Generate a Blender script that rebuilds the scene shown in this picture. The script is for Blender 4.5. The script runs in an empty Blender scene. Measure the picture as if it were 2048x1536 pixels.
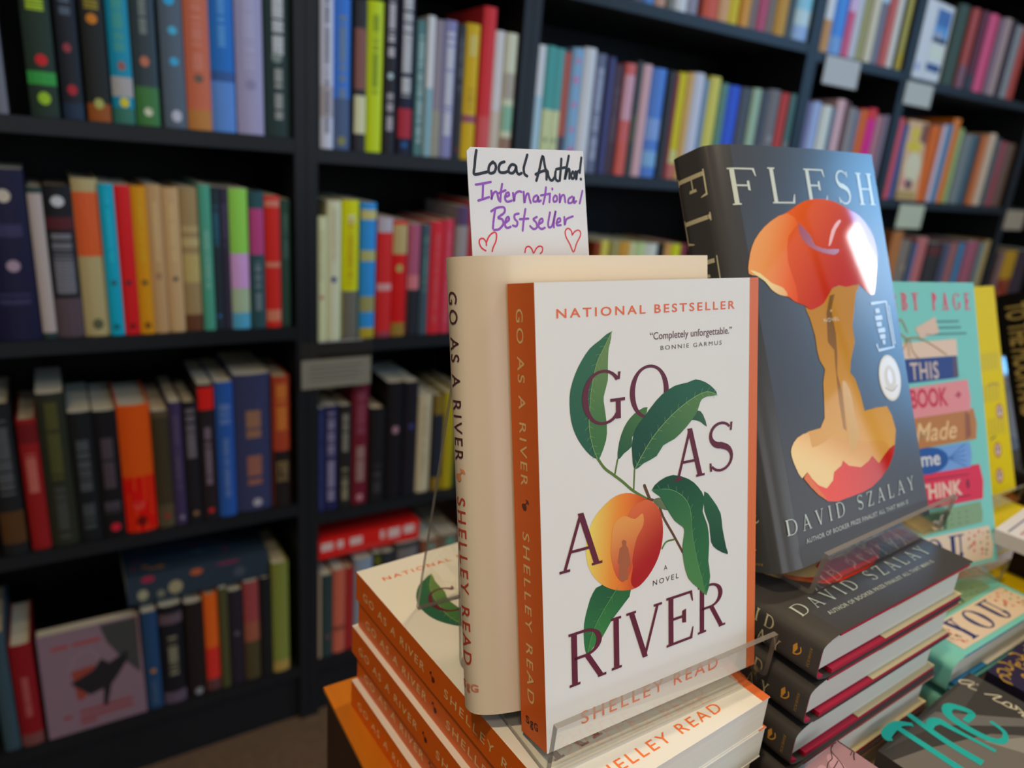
import bpy, bmesh, math, random
from mathutils import Vector, Matrix
from mathutils.geometry import tessellate_polygon

C = bpy.context.scene
COL = C.collection
R0 = random.Random(7)

# ------------------------------------------------------------------ camera
FPX = 1435.37
PITCH, ROLL, YAW = 0.30795, 0.08482, 0.58258
cy, sy, cp, sp = math.cos(YAW), math.sin(YAW), math.cos(PITCH), math.sin(PITCH)
fwd = Vector((sy*cp, cy*cp, -sp)); rgt = Vector((cy, -sy, 0)); upv = rgt.cross(fwd)
r2 = math.cos(ROLL)*rgt + math.sin(ROLL)*upv
u2 = -math.sin(ROLL)*rgt + math.cos(ROLL)*upv
cam_d = bpy.data.cameras.new('camera')
cam_d.sensor_fit = 'HORIZONTAL'; cam_d.sensor_width = 17.3
cam_d.lens = FPX*17.3/2048
cam_d.clip_start = 0.02; cam_d.clip_end = 50
cam_d.dof.use_dof = True
cam_d.dof.focus_distance = 0.325
cam_d.dof.aperture_fstop = 3.0
cam = bpy.data.objects.new('camera', cam_d); COL.objects.link(cam)
cam.matrix_world = Matrix((( r2.x, u2.x, -fwd.x, 0), (r2.y, u2.y, -fwd.y, 0), (r2.z, u2.z, -fwd.z, 0), (0, 0, 0, 1)))
C.camera = cam

# ------------------------------------------------------------------ light
C.view_settings.view_transform = 'Standard'; C.view_settings.look = 'None'
C.view_settings.gamma = 1.0; C.view_settings.use_curve_mapping = False
C.view_settings.exposure = 0.0
C.cycles.use_denoising = True
C.cycles.max_bounces = 10; C.cycles.transparent_max_bounces = 24
C.cycles.caustics_reflective = False; C.cycles.caustics_refractive = False
W_ = bpy.data.worlds.new('world'); C.world = W_; W_.use_nodes = True
W_.node_tree.nodes['Background'].inputs[0].default_value = (0.62, 0.75, 1.0, 1)
W_.node_tree.nodes['Background'].inputs[1].default_value = 0.5

def area(name, loc, target, sx, sy_, watts, color, spread=math.pi):
    l = bpy.data.lights.new(name, 'AREA'); l.shape = 'RECTANGLE'; l.size = sx; l.size_y = sy_
    l.energy = watts; l.color = color; l.spread = spread
    o = bpy.data.objects.new(name, l); COL.objects.link(o)
    o.location = loc
    o.rotation_euler = (Vector(target)-Vector(loc)).to_track_quat('-Z', 'Y').to_euler()
    return o
# right window daylight; the glint and front wall lights below are added helpers
area('sky_window_daylight', (3.70, -0.80, 0.85), (0.0, -0.80, 0.85), 0.70, 1.6, 54, (0.17, 0.53, 1.0))
area('added_glint_light', (3.69, -1.19, 1.02), (0.0, -1.19, 1.02), 0.12, 0.46, 4.0, (1.0, 1.0, 1.0))  # added light, shaped to put the white glint on the apple jacket
area('side_window_daylight', (3.70, -2.20, 0.05), (0.0, -2.20, 0.05), 1.0, 1.1, 4, (0.86, 0.92, 1.0))
area('added_cover_fill', (0.2, -2.98, 0.1), (0.2, 0.0, 0.0), 1.5, 1.9, 19, (0.90, 0.95, 1.0))  # added cool fill behind the camera, keeps the front covers neutral
area('added_shelf_fill', (2.5, -2.98, 0.3), (2.5, 0.0, 0.3), 1.6, 1.5, 20, (0.84, 0.92, 1.0))  # added fill that brightens the right-hand shelf fronts
# warm ceiling lamps of the shop: track spots on the table, soft lamps over the room
area('track_spot_light', (-0.55, -0.10, 1.70), (0.20, 0.26, -0.25), 0.14, 0.14, 1.95, (1.0, 0.76, 0.45), math.radians(60))
area('track_spot_light', (0.75, 0.45, 1.70), (0.45, 0.25, -0.25), 0.14, 0.14, 1.95, (1.0, 0.76, 0.45), math.radians(70))
area('ceiling_lamp_light', (-0.6, -1.0, 1.70), (-0.6, -1.0, 0), 0.30, 0.30, 8, (1.0, 0.80, 0.55))
area('ceiling_lamp_light', (0.9, -1.2, 1.70), (0.9, -1.2, 0), 0.30, 0.30, 7, (1.0, 0.80, 0.55))
area('ceiling_lamp_light', (2.3, -0.2, 1.70), (2.3, -0.2, 0), 0.30, 0.30, 5, (1.0, 0.82, 0.6))

# ------------------------------------------------------------------ materials
def lin(h):
    v = [int(h[i:i+2], 16)/255 for i in (0, 2, 4)]
    return [c/12.92 if c <= .04045 else ((c+.055)/1.055)**2.4 for c in v]
MATS = {}
def mat(h, rough=0.5, spec=0.4, gain=1.0, coat=0.0, noise=0.0, scale=40.0):
    key = (h, rough, spec, gain, coat, noise, scale)
    if key in MATS: return MATS[key]
    m = bpy.data.materials.new('print_' + h); m.use_nodes = True
    n = m.node_tree.nodes; b = n['Principled BSDF']
    c = [min(.85, x*gain) for x in lin(h)]
    b.inputs['Base Color'].default_value = (*c, 1)
    b.inputs['Roughness'].default_value = rough
    b.inputs['Specular IOR Level'].default_value = spec
    b.inputs['Coat Weight'].default_value = coat
    b.inputs['Coat Roughness'].default_value = .12
    if noise:
        tc = n.new('ShaderNodeTexCoord'); nz = n.new('ShaderNodeTexNoise'); mx = n.new('ShaderNodeMix')
        mx.data_type = 'RGBA'; nz.inputs['Scale'].default_value = scale; nz.inputs['Detail'].default_value = 5
        m.node_tree.links.new(tc.outputs['Object'], nz.inputs['Vector'])
        m.node_tree.links.new(nz.outputs['Fac'], mx.inputs['Factor'])
        mx.inputs['A'].default_value = (*[x*(1-noise) for x in c], 1)
        mx.inputs['B'].default_value = (*[min(.9, x*(1+noise)) for x in c], 1)
        m.node_tree.links.new(mx.outputs['Result'], b.inputs['Base Color'])
    MATS[key] = m
    return m

def pages_mat(h='d9d3c0', gain=1.0, axis=1, freq=1600.0):
    """page edges: fine sheets across the thickness"""
    key = ('pages', h, gain, axis)
    if key in MATS: return MATS[key]
    m = bpy.data.materials.new('page_edges'); m.use_nodes = True
    n = m.node_tree.nodes; L = m.node_tree.links; b = n['Principled BSDF']
    tc = n.new('ShaderNodeTexCoord'); mp = n.new('ShaderNodeMapping'); nz = n.new('ShaderNodeTexNoise'); mx = n.new('ShaderNodeMix')
    mx.data_type = 'RGBA'; s = [3.0, 3.0, 3.0]; s[axis] = freq; mp.inputs['Scale'].default_value = s
    nz.inputs['Scale'].default_value = 1.0; nz.inputs['Detail'].default_value = 3
    L.new(tc.outputs['Object'], mp.inputs['Vector']); L.new(mp.outputs['Vector'], nz.inputs['Vector']); L.new(nz.outputs['Fac'], mx.inputs['Factor'])
    c = [min(.85, x*gain) for x in lin(h)]
    mx.inputs['A'].default_value = (*[x*.86 for x in c], 1); mx.inputs['B'].default_value = (*[min(.88, x*1.1) for x in c], 1)
    L.new(mx.outputs['Result'], b.inputs['Base Color']); b.inputs['Roughness'].default_value = .85; b.inputs['Specular IOR Level'].default_value = .1
    MATS[key] = m
    return m

def ink_mat():
    """printed artwork with graded inks (colour stored per printed point)"""
    if 'ink' in MATS: return MATS['ink']
    m = bpy.data.materials.new('printed_artwork'); m.use_nodes = True
    n = m.node_tree.nodes; b = n['Principled BSDF']; a = n.new('ShaderNodeVertexColor'); a.layer_name = 'ink'
    m.node_tree.links.new(a.outputs['Color'], b.inputs['Base Color'])
    b.inputs['Roughness'].default_value = .45; b.inputs['Specular IOR Level'].default_value = .2
    MATS['ink'] = m
    return m
def gloss_ink_mat():
    if 'gink' in MATS: return MATS['gink']
    m = ink_mat().copy(); m.name = 'glossy_printed_artwork'
    b = m.node_tree.nodes['Principled BSDF']; b.inputs['Roughness'].default_value = .05; b.inputs['Specular IOR Level'].default_value = .45
    MATS['gink'] = m
    return m
GL_R, GL_S = 0.27, 0.45

def acrylic_mat():
    if 'acr' in MATS: return MATS['acr']
    m = bpy.data.materials.new('clear_acrylic'); m.use_nodes = True
    n = m.node_tree.nodes; L = m.node_tree.links
    n.remove(n['Principled BSDF']); out = n['Material Output']
    t = n.new('ShaderNodeBsdfTransparent'); t.inputs[0].default_value = (.965, .965, .955, 1)
    g = n.new('ShaderNodeBsdfGlossy'); g.inputs['Roughness'].default_value = .04; g.inputs['Color'].default_value = (1, 1, 1, 1)
    lw = n.new('ShaderNodeLayerWeight'); lw.inputs['Blend'].default_value = .5
    pw = n.new('ShaderNodeMath'); pw.operation = 'POWER'; pw.inputs[1].default_value = 4.0; L.new(lw.outputs['Facing'], pw.inputs[0])
    f = n.new('ShaderNodeMath'); f.operation = 'MULTIPLY_ADD'; f.inputs[1].default_value = .8; f.inputs[2].default_value = .04; L.new(pw.outputs[0], f.inputs[0])
    x = n.new('ShaderNodeMixShader'); L.new(f.outputs[0], x.inputs[0]); L.new(t.outputs[0], x.inputs[1]); L.new(g.outputs[0], x.inputs[2])
    L.new(x.outputs[0], out.inputs[0]); MATS['acr'] = m
    return m
def acrylic_edge_mat():
    if 'acre' in MATS: return MATS['acre']
    m = bpy.data.materials.new('sawn_acrylic_edge'); m.use_nodes = True
    n = m.node_tree.nodes; L = m.node_tree.links; b = n['Principled BSDF']
    b.inputs['Base Color'].default_value = (.24, .22, .20, 1); b.inputs['Roughness'].default_value = .25; b.inputs['Alpha'].default_value = .72
    MATS['acre'] = m
    return m

# ------------------------------------------------------------------ mesh builder
class MB:
    def __init__(s): s.v = []; s.f = []; s.m = []; s.c = []; s.mats = []
    def mi(s, m):
        if m not in s.mats: s.mats.append(m)
        return s.mats.index(m)
    def add(s, vs, fs, m, cols=None):
        o = len(s.v); s.v += [tuple(p) for p in vs]; k = s.mi(m)
        s.c += cols if cols else [(1, 1, 1)]*len(vs)
        for f in fs: s.f.append([i+o for i in f]); s.m.append(k)
    def box(s, x0, x1, y0, y1, z0, z1, m):
        v = [(x, y, z) for x in (x0, x1) for y in (y0, y1) for z in (z0, z1)]
        s.add(v, [(0, 1, 3, 2), (4, 6, 7, 5), (0, 4, 5, 1), (2, 3, 7, 6), (0, 2, 6, 4), (1, 5, 7, 3)], m)
    def prism(s, prof, a0, a1, axis, m, side=None):
        """closed 2D profile extruded along axis ('x','y','z')"""
        n = len(prof)
        def P(p, a): return {'z': (p[0], p[1], a), 'x': (a, p[0], p[1]), 'y': (p[0], a, p[1])}[axis]
        v = [P(p, a0) for p in prof] + [P(p, a1) for p in prof]
        s.add(v, [(i, (i+1) % n, n+(i+1) % n, n+i) for i in range(n)], m)
        tr = tessellate_polygon([[Vector((p[0], p[1], 0)) for p in prof]])
        s.add([P(p, a0) for p in prof], [tuple(t) for t in tr], side or m)
        s.add([P(p, a1) for p in prof], [tuple(t) for t in tr], side or m)
    def sheet(s, line, z0, z1, th, m, rows=1, fn=None, medge=None):
        """bent sheet: open 2D polyline thickened by th (to its left), extruded z0..z1"""
        n = len(line); nr = []
        for i in range(n):
            a = Vector(line[max(0, i-1)]); b = Vector(line[min(n-1, i+1)]); d = (b-a).normalized(); nr.append(Vector((-d.y, d.x)))
        inn = [Vector(line[i])+nr[i]*th for i in range(n)]
        prof = [tuple(p) for p in line] + [tuple(p) for p in reversed(inn)]
        N = len(prof)
        zs = [z0+(z1-z0)*k/rows for k in range(rows+1)]
        v = [(p[0], p[1], z) for z in zs for p in prof]
        if fn: v = [fn(*p) for p in v]
        f = [(k*N+i, k*N+(i+1) % N, (k+1)*N+(i+1) % N, (k+1)*N+i) for k in range(rows) for i in range(N)]
        s.add(v, f, m)
        caps = [(i, i+1, N-2-i, N-1-i) for i in range(n-1)]
        s.add(v[:N], caps, medge or m); s.add(v[-N:], caps, medge or m)
    def build(s, name, parent=None, smooth=False, loc=None):
        me = bpy.data.meshes.new(name); me.from_pydata(s.v, [], s.f)
        for m in s.mats: me.materials.append(m)
        me.polygons.foreach_set('material_index', s.m)
        if any(c != (1, 1, 1) for c in s.c):
            a = me.color_attributes.new('ink', 'FLOAT_COLOR', 'POINT')
            a.data.foreach_set('color', [x for c in s.c for x in (*c, 1.0)])
        bm = bmesh.new(); bm.from_mesh(me); bmesh.ops.recalc_face_normals(bm, faces=bm.faces)
        if smooth:
            for e in bm.edges:
                if len(e.link_faces) != 2 or e.calc_face_angle(0) > .5: e.smooth = False
        bm.to_mesh(me); bm.free()
        if smooth: me.polygons.foreach_set('use_smooth', [True]*len(me.polygons))
        me.update()
        o = bpy.data.objects.new(name, me); COL.objects.link(o)
        if parent: o.parent = parent
        if loc: o.location = loc
        return o

LAYER = 0.00003
def smooth_line(p, k=4, closed=False):
    n = len(p); q = []
    if n < 3: return list(p)
    for i in range(n if closed else n-1):
        g = (lambda j: p[j % n]) if closed else (lambda j: p[min(max(j, 0), n-1)])
        a, b, c, d = g(i-1), g(i), g(i+1), g(i+2)
        for t in range(k):
            t /= k
            q.append(tuple(.5*((2*b[e])+(-a[e]+c[e])*t+(2*a[e]-5*b[e]+4*c[e]-d[e])*t*t+(-a[e]+3*b[e]-3*c[e]+d[e])*t**3) for e in (0, 1)))
    if not closed: q.append(p[-1])
    return q
def tri2(p):
    return [tuple(t) for t in tessellate_polygon([[Vector((a, b, 0)) for a, b in p]])]
def refine(vs, fs, step):
    """cut a flat 2D mesh into cells of about `step` so it can follow a curved sheet"""
    bm = bmesh.new(); bv = [bm.verts.new((a, b, 0)) for a, b in vs]
    for f in fs:
        try: bm.faces.new([bv[i] for i in f])
        except ValueError: pass
    for ax in (0, 1):
        lo = min(v[ax] for v in vs); hi = max(v[ax] for v in vs); k = math.floor(lo/step)+1
        while k*step < hi:
            co = [0, 0, 0]; no = [0, 0, 0]; co[ax] = k*step; no[ax] = 1
            bmesh.ops.bisect_plane(bm, geom=bm.verts[:]+bm.edges[:]+bm.faces[:], plane_co=co, plane_no=no); k += 1
    bm.verts.index_update()
    V = [(v.co.x, v.co.y) for v in bm.verts]; F = [[v.index for v in f.verts] for f in bm.faces]; bm.free()
    return V, F
class Print:
    """prints flat art (mm) onto a surface map f(u_mm, v_mm, lift) -> local point"""
    def __init__(s, mb, f, step=None, gain=1.0, kw=None): s.mb = mb; s.f = f; s.step = step; s.gain = gain; s.kw = kw or {}
    def mesh(s, vs, fs, h, layer, grad=None):
        if s.step: vs, fs = refine(vs, fs, s.step)
        s.k = (getattr(s, 'k', 0)+1) % 10
        P = [s.f(a, b, .00004+LAYER*layer+.0000025*s.k) for a, b in vs]
        if grad: s.mb.add(P, fs, gloss_ink_mat() if s.kw.get('gloss') else ink_mat(), [tuple(grad(a, b)) for a, b in vs])
        else:
            kw = {k: v for k, v in s.kw.items() if k != 'gloss'}
            s.mb.add(P, fs, mat(h, gain=s.gain, **kw))
    def poly(s, p, h, layer=1, grad=None, smooth=0):
        if smooth: p = smooth_line(p, smooth, True)
        if grad:
            V, F = refine(p, tri2(p), 3.0); st = s.step; s.step = None
            s.mesh(V, F, h, layer, grad); s.step = st
        else: s.mesh(p, tri2(p), h, layer)
    def rect(s, u0, u1, v0, v1, h, layer=1): s.poly([(u0, v0), (u1, v0), (u1, v1), (u0, v1)], h, layer)
    def ellipse(s, cx, cy_, rx, ry, h, layer=1, rot=0, n=28, a0=0, a1=2*math.pi):
        c, t = math.cos(rot), math.sin(rot)
        pts = [(cx+rx*math.cos(a)*c-ry*math.sin(a)*t, cy_+rx*math.cos(a)*t+ry*math.sin(a)*c) for a in [a0+(a1-a0)*k/n for k in range(n)]]
        s.poly(pts, h, layer)
    def stroke(s, p, w, h, layer=1, smooth=4, taper=None):
        if smooth and len(p) > 2: p = smooth_line(p, smooth)
        n = len(p); vs = []; fs = []
        for i in range(n):
            a = Vector(p[max(0, i-1)]); b = Vector(p[min(n-1, i+1)]); d = b-a
            d = d.normalized() if d.length > 1e-9 else Vector((1, 0)); nn = Vector((-d.y, d.x))
            ww = w if taper is None else taper(i/(n-1))*w
            vs += [tuple(Vector(p[i])+nn*ww/2), tuple(Vector(p[i])-nn*ww/2)]
        fs = [(2*i, 2*i+1, 2*i+3, 2*i+2) for i in range(n-1)]
        s.mesh(vs, fs, h, layer)
        if taper is None:
            for q in (p[0], p[-1]):
                ring = [(q[0]+w/2*math.cos(k*math.pi/5), q[1]+w/2*math.sin(k*math.pi/5)) for k in range(10)]
                s.mesh(ring, [tuple(range(10))], h, layer)
    def text(s, txt, u0, u1, v0, cap, h, layer=2, spacing=1.0, bold=0.0, slant=0.0):
        """sans lettering fitted between u0..u1, baseline v0, capital height cap"""
        vs, fs, w, ch = glyphs(txt, spacing, bold, slant)
        kx = (u1-u0)/w; ky = cap/ch
        s.mesh([(u0+a*kx, v0+b*ky) for a, b in vs], fs, h, layer)
    def serif(s, ch, u0, u1, v0, v1, h, layer=2, T=.115, t=.04):
        H = v1-v0; w = (u1-u0)/H
        for p in serif_glyph(ch, w, T, t):
            q = [(u0+a*H, v0+b*H) for a, b in p]
            s.mesh(q, [tuple(range(len(q)))], h, layer)
    def serif_text(s, txt, u0, u1, v0, v1, h, layer=2, gap=.3, T=.13, t=.05):
        H = v1-v0; ws = [WID.get(c, .6) for c in txt]; tot = sum(ws)+gap*(len(txt)-1); k = (u1-u0)/(tot*H); x = u0
        for c, w in zip(txt, ws):
            if c != ' ': s.serif(c, x, x+w*H*k, v0, v1, h, layer, T, t)
            x += (w+gap)*H*k

GCACHE = {}
def glyphs(txt, spacing, bold, slant):
    key = (txt, spacing, bold, slant)
    if key in GCACHE: return GCACHE[key]
    cu = bpy.data.curves.new('lettering', 'FONT'); cu.body = txt; cu.size = 1; cu.space_character = spacing; cu.offset = bold; cu.shear = slant; cu.resolution_u = 4
    ob = bpy.data.objects.new('lettering', cu); COL.objects.link(ob)
    dg = bpy.context.evaluated_depsgraph_get(); dg.update()
    me = bpy.data.meshes.new_from_object(ob.evaluated_get(dg))
    vs = [(v.co.x, v.co.y) for v in me.vertices]; fs = [tuple(p.vertices) for p in me.polygons]
    bpy.data.objects.remove(ob); bpy.data.curves.remove(cu); bpy.data.meshes.remove(me)
    x0 = min(v[0] for v in vs); x1 = max(v[0] for v in vs)
    GCACHE[key] = ([(a-x0, b) for a, b in vs], fs, x1-x0, 0.72)
    return GCACHE[key]

WID = dict(A=.72, B=.6, C=.68, D=.72, E=.58, F=.55, G=.75, H=.75, I=.3, L=.55, N=.74, O=.8, P=.55, R=.64, S=.5, T=.62, U=.72, V=.7, Y=.66, Z=.6)
WID[' '] = .4
def serif_glyph(ch, w, T, t):
    P = []
    def rect(a, b, c, d): P.append([(a, b), (c, b), (c, d), (a, d)])
    def dia(x0, y0, x1, y1, th): P.append([(x0-th/2, y0), (x0+th/2, y0), (x1+th/2, y1), (x1-th/2, y1)])
    def foot(x, y, k=1.0, half=T*.95):
        P.append([(x-half*k, y), (x+half*k, y), (x+half*k, y+t*.9), (x-half*k, y+t*.9)] if y < .5 else [(x-half*k, y-t*.9), (x+half*k, y-t*.9), (x+half*k, y), (x-half*k, y)])
    def stem(x, y0=0., y1=1., th=T, feet=(1, 1)):
        rect(x-th/2, y0, x+th/2, y1)
        if feet[0]: foot(x, y0)
        if feet[1]: foot(x, y1)
    def arc(cx, cy_, rx, ry, a0, a1, T1=T, t1=t, n=26):
        pr = None
        for k in range(n+1):
            a = math.radians(a0+(a1-a0)*k/n); th = t1+(T1-t1)*abs(math.cos(a))**1.4
            c, s_ = math.cos(a), math.sin(a); o = (cx+rx*c, cy_+ry*s_); i = (cx+(rx-th)*c, cy_+(ry-max(t1, th*.6))*s_)
            if pr: P.append([pr[0], o, i, pr[1]])
            pr = (o, i)
    def tick(x, y, d, ln=.16): P.append([(x-t*.5, y), (x+t*.5, y), (x+t*.9, y+d*ln), (x-t*.2, y+d*ln)])
    s0 = T*.95
    if ch == 'A':
        m = w*.5; dia(s0*.7, 0, m+T*.05, 1, t*1.3); dia(w-s0, 0, m-T*.02, 1, T); rect(w*.22, .32, w*.74, .32+t); foot(s0*.8, 0, .95); foot(w-s0, 0, 1)
    elif ch == 'B':
        stem(s0); arc(w*.42, .755, w*.52, .245, -90, 90); arc(w*.42, .275, w*.58, .275, -90, 90); rect(s0, 1-t, w*.44, 1); rect(s0, 0, w*.44, t); rect(s0, .51, w*.44, .51+t)
    elif ch == 'C':
        arc(w*.55, .5, w*.55, .5, 42, 318); tick(w*.95, .83, 1)
    elif ch == 'D':
        stem(s0); arc(w*.42, .5, w*.58, .5, -90, 90); rect(s0, 1-t, w*.44, 1); rect(s0, 0, w*.44, t)
    elif ch in 'EF':
        stem(s0, feet=(1, 1)); rect(s0, 1-t, w*.93, 1); P.append([(w*.86, 1), (w*.96, 1), (w*1.0, .78), (w*.96, .78)])
        rect(s0, .5, w*.66, .5+t); P.append([(w*.66-t, .40), (w*.66+t, .38), (w*.66+t, .66), (w*.66-t, .64)])
        if ch == 'E': rect(s0, 0, w*.95, t); P.append([(w*.86, 0), (w*.97, 0), (w*1.02, .24), (w*.98, .24)])
    elif ch == 'G':
        arc(w*.5, .5, w*.5, .5, 40, 318); tick(w*.87, .80, 1, .14); rect(w*.86-T*.5, .08, w*.86+T*.4, .42); rect(w*.66, .42-t*.4, w*1.02, .42+t*.7)
    elif ch == 'H': stem(s0); stem(w-s0); rect(s0, .5-t/2, w-s0, .5+t/2)
    elif ch == 'I': stem(w/2)
    elif ch == 'L':
        stem(s0); rect(s0, 0, w*.93, t); P.append([(w*.84, 0), (w*.95, 0), (w*1.0, .26), (w*.96, .26)])
    elif ch == 'N': stem(s0, th=t*1.3); stem(w-s0, th=t*1.3, feet=(0, 1)); dia(w-s0, 0, s0, 1, T)
    elif ch == 'O': arc(w/2, .5, w/2, .5, 0, 360, n=44)
    elif ch in 'PR':
        stem(s0); arc(w*.42, .74, w*.5, .26, -90, 90); rect(s0, 1-t, w*.44, 1); rect(s0, .48, w*.44, .48+t)
        if ch == 'R': dia(w-s0*.7, 0, w*.5, .5, T); foot(w-s0*.6, 0, .8)
    elif ch == 'S':
        pts = []
        for k in range(15): a = math.radians(35+(270-35)*k/14); pts.append((w*.5+w*.40*math.cos(a), .755+.225*math.sin(a)))
        for k in range(1, 15): a = math.radians(90-(90+145)*k/14); pts.append((w*.5+w*.42*math.cos(a), .265+.245*math.sin(a)))
        n = len(pts)
        for i in range(n-1):
            q = []
            for j in (i, i+1):
                a = Vector(pts[max(0, j-1)]); b = Vector(pts[min(n-1, j+1)]); d = (b-a).normalized(); nn = Vector((-d.y, d.x))
                ww = t+(T*1.05-t)*math.exp(-((j/(n-1)-.5)/.2)**2); q.append((Vector(pts[j])+nn*ww/2, Vector(pts[j])-nn*ww/2))
            P.append([tuple(q[0][0]), tuple(q[1][0]), tuple(q[1][1]), tuple(q[0][1])])
        tick(w*.88, .80, 1, .17); tick(w*.1, .20, -1, .17)
    elif ch == 'T': stem(w/2, feet=(1, 0)); rect(0, 1-t, w, 1); P.append([(0, 1), (t, 1), (t*.5, .78), (0, .78)]); P.append([(w-t, 1), (w, 1), (w, .78), (w-t*.5, .78)])
    elif ch == 'U': stem(s0, .3, 1, feet=(0, 1)); stem(w-s0, .3, 1, th=t*1.4, feet=(0, 1)); arc(w/2, .32, w/2-s0+T/2, .32, 180, 360)
    elif ch == 'V': dia(w*.52, 0, s0, 1, T); dia(w*.5, 0, w-s0*.8, 1, t*1.3); foot(s0, 1); foot(w-s0*.8, 1, .9)
    elif ch == 'Y': stem(w/2, 0, .45, feet=(1, 0)); dia(w/2, .42, s0, 1, T); dia(w/2, .42, w-s0*.8, 1, t*1.3); foot(s0, 1); foot(w-s0*.8, 1, .9)
    elif ch == 'Z': rect(w*.06, 1-t, w*.94, 1); rect(w*.04, 0, w*.96, t); dia(w*.12, 0, w*.88, 1, T); tick(w*.08, 1, -1, .2); tick(w*.94, 0, 1, .2)
    return P

# ------------------------------------------------------------------ things
def tag(o, label, cat, group=None):
    n = len(label.replace(',', ' ').split()); assert 4 <= n <= 16, (n, label)
    o['label'] = label; o['category'] = cat
    if group: o['group'] = group
    return o
def thing(name, label, cat, loc=(0, 0, 0), rot=(0, 0, 0), group=None):
    o = bpy.data.objects.new(name, None); COL.objects.link(o); o.empty_display_size = .02
    o.location = loc; o.rotation_euler = rot
    return tag(o, label, cat, group)
def struct(o): o['kind'] = 'structure'; return o
def copy_thing(root, loc, rot, label):
    r = root.copy(); COL.objects.link(r); r.location = loc; r.rotation_euler = rot; r['label'] = label
    assert 4 <= len(label.replace(',', ' ').split()) <= 16, label
    for ch in list(root.children):
        c = ch.copy(); COL.objects.link(c); c.parent = r
        for g in list(ch.children):
            d = g.copy(); COL.objects.link(d); d.parent = c
    return r
def lean_rot(yaw, lean):
    # standing book: local x along the cover, y into the wall, z up; tips backwards by lean
    return (Matrix.Rotation(yaw, 3, 'Z') @ Matrix.Rotation(-lean, 3, 'X')).to_euler()
def lie_rot(yaw):
    # cover up: local z (head) goes away from the viewer, local y (depth) goes down
    return (Matrix.Rotation(yaw, 3, 'Z') @ Matrix(((1, 0, 0), (0, 0, 1), (0, -1, 0)))).to_euler()

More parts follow.
